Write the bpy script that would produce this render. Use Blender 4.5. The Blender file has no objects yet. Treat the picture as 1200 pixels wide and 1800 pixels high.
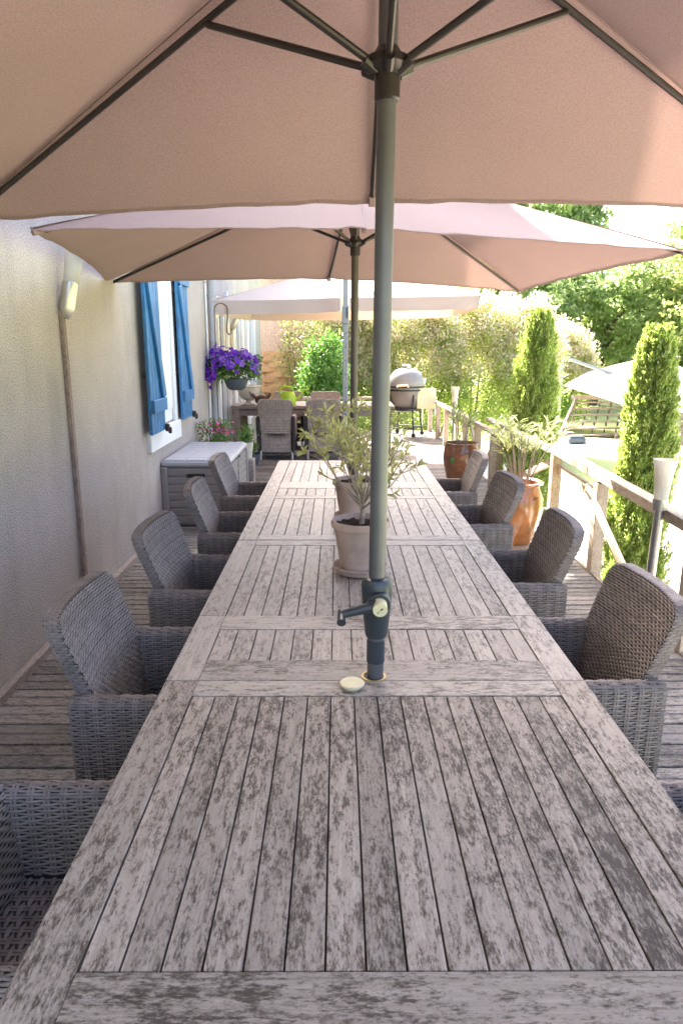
import bpy, bmesh, math, random
import numpy as np
from mathutils import Vector, Matrix, Quaternion

sc = bpy.context.scene
COL = sc.collection
R = math.radians
RNG = np.random.default_rng(7)
random.seed(7)

# ------------------------------------------------------------------ camera
cam = bpy.data.cameras.new('camera'); camo = bpy.data.objects.new('camera', cam); COL.objects.link(camo)
cam.sensor_fit = 'VERTICAL'; cam.sensor_height = 36.0; cam.sensor_width = 24.0
cam.lens = 1211.0 / 1800 * 36
cam.clip_start = 0.05; cam.clip_end = 2000
_F = np.array([594 - 600, 609 - 900, 1211.0]); _F /= np.linalg.norm(_F)
_D = np.array([590 - 600, 5938 - 900, 1211.0]); _D -= _F * _D.dot(_F); _D /= np.linalg.norm(_D)
_R = np.cross(_D, _F)
_M = np.array([_R, _F, -_D])
_rot = Matrix([list(r) for r in np.stack([_M[:, 0], -_M[:, 1], -_M[:, 2]], axis=1)])
camo.matrix_world = Matrix.Translation((0, 0, 1.683)) @ _rot.to_4x4()
sc.camera = camo

# ------------------------------------------------------------------ world, sun, exposure
SUN = Vector((-0.45, 0.93, 1.0)).normalized()          # towards the sun: ahead and to the left
w = bpy.data.worlds.new('World'); sc.world = w; w.use_nodes = True
wn = w.node_tree.nodes
sky = wn.new('ShaderNodeTexSky'); sky.sky_type = 'NISHITA'; sky.sun_disc = False
sky.sun_elevation = math.asin(SUN.z); sky.sun_rotation = math.atan2(SUN.x, SUN.y)
sky.air_density = 0.6; sky.dust_density = 5.0; sky.ozone_density = 0.3
w.node_tree.links.new(sky.outputs[0], wn['Background'].inputs[0])
wn['Background'].inputs[1].default_value = 0.15
sl = bpy.data.lights.new('sun', 'SUN'); sl.energy = 5.0; sl.angle = R(0.5); sl.color = (1.0, 0.93, 0.82)
so = bpy.data.objects.new('sun', sl); COL.objects.link(so)
so.rotation_euler = (-SUN).to_track_quat('-Z', 'Y').to_euler()
so.location = (-5, 10, 12)
sc.view_settings.view_transform = 'Standard'; sc.view_settings.look = 'None'
sc.view_settings.exposure = 3.0; sc.view_settings.gamma = 1.0
sc.view_settings.use_curve_mapping = False
sc.cycles.use_denoising = True
sc.cycles.max_bounces = 12; sc.cycles.diffuse_bounces = 8; sc.cycles.transmission_bounces = 8; sc.cycles.transparent_max_bounces = 8
sc.cycles.sample_clamp_indirect = 6.0

# ------------------------------------------------------------------ materials
class NT:
    def __init__(s, name):
        s.m = bpy.data.materials.new(name); s.m.use_nodes = True
        s.t = s.m.node_tree; s.n = s.t.nodes; s.b = s.n['Principled BSDF']; s.o = s.n['Material Output']
    def add(s, kind, **kw):
        x = s.n.new(kind)
        for k, v in kw.items():
            if k in x.inputs.keys(): x.inputs[k].default_value = v
            else: setattr(x, k, v)
        return x
    def ln(s, a, b): s.t.links.new(a, b)
    def coords(s, scale=(1, 1, 1), rnd=True):
        tc = s.add('ShaderNodeTexCoord'); mp = s.add('ShaderNodeMapping'); mp.inputs['Scale'].default_value = scale
        if rnd:
            oi = s.add('ShaderNodeObjectInfo')
            mu = s.add('ShaderNodeVectorMath', operation='MULTIPLY'); mu.inputs[1].default_value = (37.1, 91.7, 53.3)
            s.ln(oi.outputs['Random'], mu.inputs[0])
            ad = s.add('ShaderNodeVectorMath', operation='ADD')
            s.ln(tc.outputs['Object'], ad.inputs[0]); s.ln(mu.outputs[0], ad.inputs[1]); s.ln(ad.outputs[0], mp.inputs['Vector'])
        else: s.ln(tc.outputs['Object'], mp.inputs['Vector'])
        return mp.outputs[0]
    def noise(s, vec, scale, detail=4, rough=.6, dist=0):
        x = s.add('ShaderNodeTexNoise'); x.inputs['Scale'].default_value = scale; x.inputs['Detail'].default_value = detail
        x.inputs['Roughness'].default_value = rough; x.inputs['Distortion'].default_value = dist
        if vec is not None: s.ln(vec, x.inputs['Vector'])
        return x.outputs['Fac']
    def ramp(s, fac, stops):
        r = s.add('ShaderNodeValToRGB'); e = r.color_ramp.elements
        while len(e) < len(stops): e.new(.5)
        for i, (p, c) in enumerate(stops):
            e[i].position = p; e[i].color = (*c, 1) if len(c) == 3 else c
        s.ln(fac, r.inputs[0]); return r.outputs[0]
    def mix(s, fac, a, b, mode='MIX'):
        m = s.add('ShaderNodeMix', data_type='RGBA', blend_type=mode)
        for sock, v in ((m.inputs[0], fac), (m.inputs[6], a), (m.inputs[7], b)):
            if hasattr(v, 'links'): s.ln(v, sock)
            elif isinstance(v, (int, float)): sock.default_value = v
            else: sock.default_value = (*v, 1)
        return m.outputs[2]
    def bump(s, h, strength=.3, dist=.002):
        b = s.add('ShaderNodeBump'); b.inputs['Strength'].default_value = strength; b.inputs['Distance'].default_value = dist
        s.ln(h, b.inputs['Height']); s.ln(b.outputs[0], s.b.inputs['Normal'])
    def col(s, c):
        if hasattr(c, 'links'): s.ln(c, s.b.inputs['Base Color'])
        else: s.b.inputs['Base Color'].default_value = (*c, 1)

def plain(name, c, rough=.6, metal=0, var=.12, scale=14, bump=0, coat=0):
    k = NT(name); v = k.coords()
    n = k.noise(v, scale, 5)
    k.col(k.ramp(n, [(.3, tuple(x * (1 - var) for x in c)), (.7, tuple(min(1, x * (1 + var)) for x in c))]))
    k.b.inputs['Roughness'].default_value = rough; k.b.inputs['Metallic'].default_value = metal
    if coat: k.b.inputs['Coat Weight'].default_value = coat; k.b.inputs['Coat Roughness'].default_value = .12
    if bump: k.bump(k.noise(v, scale * 12, 4), bump, .003)
    return k.m

def wood(name, light, mid, dark, stain=.5, rough=.6, grain=1.0, patch=1.0, objvar=.25, thr=0.0):
    """weathered timber, grain along local X"""
    k = NT(name)
    vg = k.coords((3.0, 60, 60)); vb = k.coords((13, 38, 38)); vs = k.coords((60, 170, 170)); vw = k.coords((1.2, 3, 3))
    g = k.noise(vg, 1.6, 6, .7, .4); bl = k.noise(vb, 1.4 * patch, 7, .72, .25); sp = k.noise(vs, 1.2, 5, .75); wz = k.noise(vw, 1.3, 3, .5)
    base = k.ramp(g, [(.25, mid), (.75, light)])
    # mildew patches with ragged edges
    ad = k.add('ShaderNodeMath', operation='MULTIPLY_ADD'); k.ln(sp, ad.inputs[0]); ad.inputs[1].default_value = .75; k.ln(bl, ad.inputs[2])
    ad2 = k.add('ShaderNodeMath', operation='MULTIPLY_ADD'); k.ln(wz, ad2.inputs[0]); ad2.inputs[1].default_value = .36; k.ln(ad.outputs[0], ad2.inputs[2])
    mr = k.add('ShaderNodeMapRange'); k.ln(ad2.outputs[0], mr.inputs[0]); mr.inputs[1].default_value = 1.0 + thr; mr.inputs[2].default_value = 1.18 + thr; mr.inputs[4].default_value = stain
    st = mr.outputs[0]
    c = k.mix(st, base, dark)
    v2 = k.coords((70, 150, 150)); s2 = k.noise(v2, 1.7, 4, .8)
    m2 = k.add('ShaderNodeMapRange'); k.ln(s2, m2.inputs[0]); m2.inputs[1].default_value = .56 + thr * .12; m2.inputs[2].default_value = .70; m2.inputs[4].default_value = stain * .62
    c = k.mix(m2.outputs[0], c, dark)
    v3 = k.coords((14, 30, 30)); s3 = k.noise(v3, 1.6, 6, .75)
    m3 = k.add('ShaderNodeMapRange'); k.ln(s3, m3.inputs[0]); m3.inputs[1].default_value = .58; m3.inputs[2].default_value = .72; m3.inputs[4].default_value = stain * .5
    c = k.mix(m3.outputs[0], c, tuple(min(1, q * 1.28) for q in light))
    # fine dark checks along the grain
    vc = k.coords((4, 190, 190)); ch = k.noise(vc, 1.0, 3, .6)
    cc = k.ramp(ch, [(.30, (.55, .55, .55)), (.42, (1, 1, 1))])
    c = k.mix(grain * .7, c, cc, 'MULTIPLY')
    oi = k.add('ShaderNodeObjectInfo')
    hv = k.add('ShaderNodeMapRange'); k.ln(oi.outputs['Random'], hv.inputs[0]); hv.inputs[3].default_value = 1 - objvar; hv.inputs[4].default_value = 1 + objvar
    c = k.mix(1.0, c, hv.outputs[0], 'MULTIPLY')
    k.col(c); k.b.inputs['Roughness'].default_value = rough; k.b.inputs['Specular IOR Level'].default_value = .35
    k.bump(g, .5, .003)
    return k.m

def leafmat(name, a, b, trans=.45, rough=.5, warm=None):
    k = NT(name)
    ge = k.add('ShaderNodeNewGeometry')
    c = k.ramp(ge.outputs['Random Per Island'], [(0, a), (.6, b), (1, warm or tuple(min(1, x * 1.35) for x in b))])
    k.col(c); k.b.inputs['Roughness'].default_value = rough
    t = k.add('ShaderNodeBsdfTranslucent'); k.ln(c, t.inputs[0])
    m = k.add('ShaderNodeMixShader'); m.inputs[0].default_value = trans
    k.ln(k.b.outputs[0], m.inputs[1]); k.ln(t.outputs[0], m.inputs[2]); k.ln(m.outputs[0], k.o.inputs[0])
    return k.m

def fabric(name, c, ct, trans=.35, weave=900):
    k = NT(name); v = k.coords(rnd=False)
    n = k.noise(v, 2.2, 5); fine = k.noise(v, weave, 2, .6); slub = k.noise(v, 190, 3, .7)
    cc = k.mix(.6, k.ramp(n, [(.3, tuple(x * .9 for x in c)), (.7, c)]), k.ramp(fine, [(.3, (.80, .80, .80)), (.7, (1, 1, 1))]), 'MULTIPLY')
    cc = k.mix(.8, cc, k.ramp(slub, [(.36, (.70, .69, .70)), (.60, (1, 1, 1))]), 'MULTIPLY')
    k.col(cc); k.b.inputs['Roughness'].default_value = .8
    k.bump(fine, .25, .001)
    t = k.add('ShaderNodeBsdfTranslucent'); t.inputs[0].default_value = (*ct, 1)
    m = k.add('ShaderNodeMixShader'); m.inputs[0].default_value = trans
    k.ln(k.b.outputs[0], m.inputs[1]); k.ln(t.outputs[0], m.inputs[2]); k.ln(m.outputs[0], k.o.inputs[0])
    return k.m

def render_wall(name, c, rough_scale=120, strength=.6):
    k = NT(name); v = k.coords(rnd=False)
    big = k.noise(v, .8, 5, .6); mid = k.noise(v, 5, 4, .6); fine = k.noise(v, rough_scale, 3, .7)
    vo = k.add('ShaderNodeTexVoronoi'); vo.inputs['Scale'].default_value = 105; k.ln(v, vo.inputs['Vector'])
    a = k.ramp(big, [(.3, tuple(x * .84 for x in c)), (.7, tuple(x * 1.1 for x in c))])
    a = k.mix(.35, a, k.ramp(mid, [(.3, (.75, .74, .74)), (.7, (1, 1, 1))]), 'MULTIPLY')
    a = k.mix(.8, a, k.ramp(fine, [(.36, (.42, .40, .38)), (.58, (1.0, 1.0, 1.0))]), 'MULTIPLY')
    vst = k.coords((6, 2.2, .35), False); a = k.mix(.5, a, k.ramp(k.noise(vst, 1.5, 6, .7), [(.32, (.74, .72, .70)), (.55, (1, 1, 1))]), 'MULTIPLY')
    k.col(a); k.b.inputs['Roughness'].default_value = .9
    ad = k.add('ShaderNodeMath', operation='ADD'); k.ln(fine, ad.inputs[0]); k.ln(vo.outputs['Distance'], ad.inputs[1])
    k.bump(ad.outputs[0], strength, .006)
    return k.m

MT = {}
MT['table'] = wood('weathered_teak', (.445, .383, .322), (.26, .215, .175), (.048, .033, .023), .9, .6, 1.0, 1, .16)
MT['table2'] = wood('weathered_teak_paler', (.48, .42, .362), (.31, .265, .225), (.055, .042, .033), .85, .5, 1.0, 1, .14, .045)
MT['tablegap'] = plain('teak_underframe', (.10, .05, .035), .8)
MT['deck'] = wood('deck_timber', (.35, .31, .27), (.20, .172, .145), (.05, .04, .033), .8, .7, .9, 1.3, .3)
MT['rail'] = wood('rail_timber', (.54, .45, .34), (.38, .305, .225), (.17, .13, .10), .55, .65, .7, 1, .14)
MT['oldwood'] = wood('old_timber', (.42, .35, .30), (.28, .23, .19), (.10, .08, .07), .6, .7, .8, 1, .15)
MT['fencewood'] = wood('fence_timber', (.55, .36, .21), (.42, .26, .15), (.2, .12, .08), .4, .7, .5, 1, .15)
MT['batten'] = wood('batten_timber', (.36, .27, .22), (.24, .17, .13), (.09, .06, .05), .6, .7, .8)
MT['wicker'] = plain('wicker_strand', (.215, .180, .165), .48, 0, .28, 22)
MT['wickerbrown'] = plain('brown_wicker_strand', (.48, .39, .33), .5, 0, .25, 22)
MT['wickershell'] = plain('wicker_core', (.04, .032, .03), .8, 0, .1)
MT['foot'] = plain('chair_foot', (.55, .52, .48), .4)
MT['canopy'] = fabric('canopy_fabric', (.36, .252, .236), (.48, .28, .23), .06)
MT['canopy3'] = fabric('valance_fabric', (.66, .60, .59), (.7, .42, .26), .2)
MT['canopy4'] = fabric('pale_canopy_fabric', (.74, .70, .66), (.7, .6, .5), .2)
MT['pole'] = plain('grey_painted_metal', (.125, .125, .13), .38, .35, .06)
MT['pole2'] = plain('bronze_painted_metal', (.10, .085, .075), .38, .35, .06)
MT['crank'] = plain('dark_plastic', (.035, .045, .055), .32, 0, .05)
MT['ribmetal'] = plain('rib_metal', (.05, .042, .038), .4, .5, .06)
MT['mast'] = plain('pale_grey_metal', (.30, .31, .325), .4, .3, .04)
MT['cream'] = plain('cream_plastic', (.72, .66, .42), .45)
MT['brass'] = plain('brass', (.62, .47, .22), .4, .6)
MT['steel'] = plain('brushed_steel', (.56, .54, .52), .3, .9, .06)
MT['glass_lamp'] = fabric('frosted_lamp', (.86, .83, .75), (.9, .86, .76), .45, 20)
MT['wall'] = render_wall('roughcast_wall', (.61, .54, .478))
MT['wall2'] = render_wall('smooth_cream_wall', (.66, .61, .53), 80, .25)
MT['wall3'] = render_wall('far_pink_wall', (.50, .40, .36), 30, .3)
MT['wall4'] = render_wall('grey_plinth', (.42, .40, .37))
MT['white'] = plain('white_paint', (.80, .80, .79), .5, 0, .04)
MT['blue'] = plain('blue_paint', (.03, .165, .36), .45, 0, .3, 9, .15)
MT['darkiron'] = plain('rusty_iron', (.07, .045, .035), .7, .3, .4)
MT['pipe'] = plain('grey_pvc', (.42, .41, .42), .45, 0, .06)
MT['boxgrey'] = plain('taupe_plastic', (.27, .245, .23), .5, 0, .05)
MT['boxlid'] = plain('pale_grey_plastic', (.40, .40, .415), .45, 0, .06)
MT['terracotta'] = plain('pale_terracotta', (.47, .35, .285), .85, 0, .28, 6, .2)
MT['soil'] = plain('soil', (.055, .036, .024), .95, 0, .7, 60, .9)
MT['glaze1'] = plain('brown_glaze', (.22, .085, .035), .2, 0, .5, 7, 0, .6)
MT['glaze2'] = plain('orange_glaze', (.42, .17, .06), .18, 0, .5, 5, 0, .7)
MT['glazefoot'] = plain('bare_clay', (.52, .38, .26), .7)
MT['bark'] = plain('pale_bark', (.26, .21, .165), .85, 0, .3, 40, .5)
MT['bark2'] = plain('tree_bark', (.11, .09, .075), .9, 0, .35, 12, .6)
MT['olive'] = leafmat('olive_leaf', (.30, .30, .10), (.47, .46, .20), .45, .45)
MT['oleander'] = leafmat('oleander_leaf', (.20, .29, .08), (.42, .46, .20), .4, .4)
MT['cypress'] = leafmat('cypress_spray', (.17, .27, .04), (.38, .48, .10), .55, .6, (.60, .66, .28))
MT['hedge'] = leafmat('hedge_leaf', (.30, .41, .08), (.46, .55, .16), .7, .5, (.64, .64, .34))
MT['hedgepink'] = leafmat('pink_new_leaf', (.64, .55, .38), (.80, .70, .55), .7, .5, (.90, .83, .76))
MT['shrub'] = leafmat('green_shrub_leaf', (.08, .20, .03), (.17, .34, .06), .4, .4, (.3, .46, .14))
MT['loose'] = leafmat('loose_shrub_leaf', (.20, .27, .05), (.36, .36, .13), .4, .5, (.48, .37, .22))
MT['tree'] = leafmat('tree_leaf', (.23, .32, .11), (.34, .45, .18), .65, .5, (.46, .54, .27))
MT['treeyellow'] = leafmat('yellow_tree_leaf', (.16, .24, .06), (.30, .37, .12), .45, .5, (.46, .45, .20))
MT['herb'] = leafmat('herb_leaf', (.07, .17, .03), (.17, .30, .06), .35, .5)
MT['petunia'] = leafmat('petunia_petal', (.10, .012, .34), (.19, .025, .50), .35, .5, (.32, .12, .62))
MT['pink'] = leafmat('pink_petal', (.55, .05, .16), (.66, .18, .36), .35, .5, (.75, .5, .6))
MT['basket'] = plain('slate_plastic', (.07, .09, .11), .5)
MT['urn'] = plain('cream_urn', (.62, .56, .44), .7, 0, .1)
MT['lime'] = plain('lime_plastic', (.40, .62, .03), .35, 0, .05)
MT['rust'] = plain('rusty_brown_metal', (.085, .045, .035), .6, .3, .4, 40)
MT['kamado'] = plain('grey_ceramic', (.24, .23, .225), .35, 0, .08)
MT['kamado2'] = plain('dark_grey_ceramic', (.17, .15, .135), .35, 0, .08)
MT['black'] = plain('black_metal', (.03, .03, .032), .4, .4)
MT['shelf'] = plain('bamboo_board', (.66, .56, .36), .5, 0, .1)
MT['rooftile'] = plain('roof_tiles', (.32, .15, .09), .8, 0, .3)
MT['pane'] = plain('window_glass', (.16, .18, .19), .08, 0, .05)
MT['bag'] = plain('pale_sack', (.55, .55, .58), .8)

def ground_mat(name, a, b, scale, bump=.5):
    k = NT(name); v = k.coords(rnd=False)
    k.col(k.mix(.5, k.ramp(k.noise(v, scale, 6, .7), [(.3, a), (.7, b)]), k.ramp(k.noise(v, .25, 3), [(.3, (.8, .8, .8)), (.7, (1, 1, 1))]), 'MULTIPLY'))
    k.b.inputs['Roughness'].default_value = .95; k.bump(k.noise(v, scale * 3, 4), bump, .02)
    return k.m
MT['lawn'] = ground_mat('lawn_grass', (.20, .25, .08), (.31, .35, .14), 9)
MT['gravel'] = ground_mat('pale_gravel', (.56, .51, .45), (.72, .67, .60), 30)
MT['sub'] = plain('dark_earth', (.06, .05, .04), .95)

# ------------------------------------------------------------------ mesh helpers
class MB:
    def __init__(s): s.v = []; s.f = []
    def add(s, vs, fs, M=None):
        o = len(s.v)
        if M is not None: vs = [M @ Vector(v) for v in vs]
        s.v.extend([tuple(v) for v in vs]); s.f.extend([tuple(i + o for i in f) for f in fs]); return s
    def box(s, c, size, ch=.003, M=None):
        h = [x / 2 for x in size]; ch = min(ch, min(h) * .6); vs = []; idx = {}
        for sx in (-1, 1):
            for sy in (-1, 1):
                for sz in (-1, 1):
                    for a in range(3):
                        sg = (sx, sy, sz)
                        p = [c[i] + sg[i] * (h[i] - (0 if i == a else ch)) for i in range(3)]
                        idx[(sx, sy, sz, a)] = len(vs); vs.append(p)
        fs = []
        for a in range(3):
            b, d = (a + 1) % 3, (a + 2) % 3
            def key(sa, sb, sd, ax):
                k = [0, 0, 0]; k[a] = sa; k[b] = sb; k[d] = sd; return idx[(*k, ax)]
            for sa in (-1, 1):
                q = [key(sa, x, y, a) for x, y in ((-1, -1), (1, -1), (1, 1), (-1, 1))]
                fs.append(q if sa > 0 else q[::-1])
            for sa in (-1, 1):
                for sb in (-1, 1):
                    fs.append([key(sa, sb, -1, a), key(sa, sb, 1, a), key(sa, sb, 1, b), key(sa, sb, -1, b)])
        for sx in (-1, 1):
            for sy in (-1, 1):
                for sz in (-1, 1): fs.append([idx[(sx, sy, sz, a)] for a in range(3)])
        return s.add(vs, fs, M)
    def tube(s, pts, rad, n=10, cap=True):
        pts = [Vector(p) for p in pts]; m = len(pts)
        if not hasattr(rad, '__len__'): rad = [rad] * m
        t0 = (pts[1] - pts[0]).normalized()
        ref = Vector((0, 0, 1)) if abs(t0.z) < .9 else Vector((1, 0, 0))
        u = t0.cross(ref).normalized(); vs = []; fs = []
        for i in range(m):
            t = (pts[min(i + 1, m - 1)] - pts[max(i - 1, 0)])
            t = t.normalized() if t.length > 1e-9 else t0
            u = (u - t * u.dot(t)).normalized(); v = t.cross(u)
            for j in range(n):
                a = 2 * math.pi * j / n
                vs.append(pts[i] + (u * math.cos(a) + v * math.sin(a)) * rad[i])
        for i in range(m - 1):
            for j in range(n):
                fs.append([i * n + j, i * n + (j + 1) % n, (i + 1) * n + (j + 1) % n, (i + 1) * n + j])
        if cap: fs.append(list(range(n))[::-1]); fs.append([(m - 1) * n + j for j in range(n)])
        return s.add(vs, fs)
    def lathe(s, prof, n=28, M=None, cap=True):
        vs = []; fs = []
        for r, z in prof:
            for j in range(n):
                a = 2 * math.pi * j / n; vs.append((r * math.cos(a), r * math.sin(a), z))
        for i in range(len(prof) - 1):
            for j in range(n): fs.append([i * n + j, i * n + (j + 1) % n, (i + 1) * n + (j + 1) % n, (i + 1) * n + j])
        if cap: fs.append(list(range(n))[::-1]); fs.append([(len(prof) - 1) * n + j for j in range(n)])
        return s.add(vs, fs, M)
    def grid(s, P, nu, nv):
        vs = [P(i / nu, j / nv) for j in range(nv + 1) for i in range(nu + 1)]
        fs = [[j * (nu + 1) + i, j * (nu + 1) + i + 1, (j + 1) * (nu + 1) + i + 1, (j + 1) * (nu + 1) + i] for j in range(nv) for i in range(nu)]
        return s.add(vs, fs)
    def mesh(s, name, mat, sharp=35, fix=True):
        me = bpy.data.meshes.new(name); me.from_pydata(s.v, [], s.f)
        if fix and len(s.f) < 3000:
            bm = bmesh.new(); bm.from_mesh(me); bmesh.ops.recalc_face_normals(bm, faces=bm.faces); bm.to_mesh(me); bm.free()
        me.polygons.foreach_set('use_smooth', [True] * len(me.polygons))
        if sharp: me.set_sharp_from_angle(angle=R(sharp))
        me.materials.append(mat); return me
    def obj(s, name, mat, parent=None, sharp=35, fix=True):
        return link(name, s.mesh(name, mat, sharp, fix), parent)

def link(name, me, parent=None, loc=None):
    o = bpy.data.objects.new(name, me); COL.objects.link(o)
    if parent is not None: o.parent = parent
    if loc is not None: o.location = loc
    return o
def tag(o, label=None, cat=None, group=None, kind=None):
    if label: o['label'] = label
    if cat: o['category'] = cat
    if group: o['group'] = group
    if kind: o['kind'] = kind
    return o
def thing(name, loc, label, cat, group=None, rz=0):
    o = bpy.data.objects.new(name, None); COL.objects.link(o); o.location = loc; o.rotation_euler = (0, 0, rz)
    o.empty_display_size = .05
    return tag(o, label, cat, group)
def copy_tree(o, parent=None):
    c = o.copy(); COL.objects.link(c); c.parent = parent
    for ch in list(o.children): copy_tree(ch, c)
    return c
_cache = {}
def beam(name, p0, p1, wd, th, mat, parent=None, up=(0, 0, 1), ch=.003):
    """timber from p0 to p1, width wd (sideways), thickness th (along up); local X is the grain"""
    p0 = Vector(p0); p1 = Vector(p1); L = (p1 - p0).length
    key = (round(L, 4), round(wd, 4), round(th, 4), mat.name, ch)
    if key not in _cache: _cache[key] = MB().box((0, 0, 0), (L, wd, th), ch).mesh(name, mat, 20)
    o = link(name, _cache[key], parent)
    x = (p1 - p0).normalized(); z = Vector(up); z = (z - x * z.dot(x)).normalized(); y = z.cross(x)
    o.matrix_local = Matrix(((x.x, y.x, z.x, 0), (x.y, y.y, z.y, 0), (x.z, y.z, z.z, 0), (0, 0, 0, 1)))
    o.location = (p0 + p1) / 2
    return o

def leaf_mesh(name, pts, d, nrm, L, W, mat, fold=.12):
    """many small diamond leaves; pts base, d direction, nrm facing, arrays"""
    n = len(pts); d = d / (np.linalg.norm(d, axis=1, keepdims=True) + 1e-9)
    sd = np.cross(d, nrm); sd /= (np.linalg.norm(sd, axis=1, keepdims=True) + 1e-9); up = np.cross(sd, d)
    L = np.broadcast_to(L, n)[:, None]; W = np.broadcast_to(W, n)[:, None]
    v = np.empty((n, 4, 3))
    v[:, 0] = pts; v[:, 1] = pts + d * L * .45 + sd * W / 2 + up * W * fold; v[:, 2] = pts + d * L; v[:, 3] = pts + d * L * .45 - sd * W / 2 + up * W * fold
    me = bpy.data.meshes.new(name); me.vertices.add(4 * n); me.vertices.foreach_set('co', v.reshape(-1).astype(np.float32))
    b = np.arange(n)[:, None] * 4
    li = np.concatenate([b + 0, b + 1, b + 2, b + 0, b + 2, b + 3], axis=1).reshape(-1)
    me.loops.add(6 * n); me.loops.foreach_set('vertex_index', li.astype(np.int32))
    me.polygons.add(2 * n); me.polygons.foreach_set('loop_start', np.arange(0, 6 * n, 3, dtype=np.int32))
    me.update(calc_edges=True); me.validate(); me.materials.append(mat); return me
def rdir(n, up=0.0):
    d = RNG.normal(size=(n, 3)); d[:, 2] += up; return d / np.linalg.norm(d, axis=1, keepdims=True)
def clumps(centers, radii, per, flat=1.0):
    """points scattered round clump centres"""
    c = np.repeat(centers, per, axis=0); r = np.repeat(radii, per)[:, None]
    p = RNG.normal(size=c.shape); p /= np.linalg.norm(p, axis=1, keepdims=True); p *= RNG.random((len(c), 1)) ** .5
    p[:, 2] *= flat
    return c + p * r, p

# ------------------------------------------------------------------ setting: ground, deck
GZ = -1.0
m = MB().add([(-150, -60, GZ), (250, -60, GZ), (250, 400, GZ), (-150, 400, GZ)], [(0, 1, 2, 3)])
tag(m.obj('ground', MT['lawn'], None, 0), kind='structure')
m = MB().grid(lambda u, v: (1.6 + (u * (4.6 + 1.2 * math.sin(v * 5) + .4 * math.sin(v * 13))), -6 + 22 * v, GZ + .006), 6, 60)
tag(m.obj('gravel_path', MT['gravel'], None, 0), kind='structure')
m = MB().grid(lambda u, v: (5.2 + 6 * u, 18.4 + 1.9 * v + .5 * math.sin(u * 5), GZ + .012), 16, 4)
tag(m.obj('gravel_border', MT['gravel'], None, 0), kind='structure')

WX = -1.66; DX = 1.92; DEND = 14.2
deck = bpy.data.objects.new('deck', None); COL.objects.link(deck); tag(deck, kind='structure')
MB().box(((WX + DX) / 2, 6.1, -.055), (DX - WX - .06, 16.1, .03)).obj('joist_layer', MT['sub'], deck)
# grooved board, grain along X
BW, PITCH = .155, .1665
def deckboard(L):
    h = BW / 2
    pr = [(-h, -.028), (-h, -.003), (-h + .004, 0), (-.008, 0), (-.004, -.005), (.004, -.005), (.008, 0), (h - .004, 0), (h, -.003), (h, -.028)]
    n = len(pr); vs = [(x, y, z) for x in (-L / 2, L / 2) for y, z in pr]
    fs = [[i, (i + 1) % n, n + (i + 1) % n, n + i] for i in range(n)] + [list(range(n)), [n + i for i in range(n)][::-1]]
    return MB().add(vs, fs).mesh('deck_board', MT['deck'], 25)
dbm = deckboard(DX - WX - .02)
y = -1.9; i = 0
while y < DEND:
    o = link('deck_board', dbm, deck, ((WX + DX) / 2 + .01 + random.uniform(-.006, .006), y, random.uniform(-.002, .002)))
    o.rotation_euler = (0, random.uniform(-.0006, .0006), random.uniform(-.001, .001)); y += PITCH; i += 1
beam('edge_board', (WX + .025, -1.9, .02), (WX + .025, 9.1, .02), .045, .05, MT['oldwood'], deck)
beam('fascia_board', (DX + .018, -1.9, -.09), (DX + .018, DEND, -.09), .03, .2, MT['rail'], deck)
for yy in np.arange(.5, 14.3, 2.2):
    beam('deck_post', (DX - .12, yy, GZ), (DX - .12, yy, -.08), .09, .09, MT['rail'], deck, up=(0, 1, 0))

# ------------------------------------------------------------------ house
house = thing('house', (WX, 0, 0), 'beige roughcast house wall with blue shutters along the left of the terrace', 'house')
def wallgrid(ys, zs, holes, x=0.0, depth=.14):
    mb = MB()
    for a in range(len(ys) - 1):
        for b in range(len(zs) - 1):
            y0, y1, z0, z1 = ys[a], ys[a + 1], zs[b], zs[b + 1]
            if (a, b) in holes:
                for q in ([(x, y0, z0), (x - depth, y0, z0), (x - depth, y0, z1), (x, y0, z1)], [(x, y1, z0), (x - depth, y1, z0), (x - depth, y1, z1), (x, y1, z1)],
                          [(x, y0, z0), (x - depth, y0, z0), (x - depth, y1, z0), (x, y1, z0)], [(x, y0, z1), (x - depth, y0, z1), (x - depth, y1, z1), (x, y1, z1)]):
                    mb.add(q, [(0, 1, 2, 3)])
            else: mb.add([(x, y0, z0), (x, y1, z0), (x, y1, z1), (x, y0, z1)], [(0, 1, 2, 3)])
    return mb
HT = 7.15
ys = [-5, 6.20, 7.14, 9.2]; zs = [GZ, .95, 2.55, HT]
mb = wallgrid(ys, zs, {(1, 1)})
mb.add([(0, -5, GZ), (-5, -5, GZ), (-5, -5, HT), (0, -5, HT)], [(0, 1, 2, 3)])
mb.add([(-5, -5, GZ), (-5, 11.4, GZ), (-5, 11.4, HT), (-5, -5, HT)], [(0, 1, 2, 3)])
mb.obj('wall', MT['wall'], house, 0, False)
win = MB().box((-.03, 6.67, 1.75), (.02, .935, 1.59)).obj('window', MT['white'], house)
MB().box((-.016, 6.45, 1.78), (.012, .36, 1.4)).obj('pane', MT['white'], win)
MB().box((-.016, 6.90, 1.78), (.012, .36, 1.4)).obj('pane', MT['white'], win)
MB().box((.012, 6.58, .86), (.05, 1.18, .18), .006).obj('sill', MT['white'], house)
MB().box((-.002, 7.10, 1.74), (.03, .10, 1.58), .004).obj('jamb', MT['white'], house)
MB().box((-.002, 6.26, 1.74), (.03, .12, 1.58), .004).obj('jamb', MT['white'], house)
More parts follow.
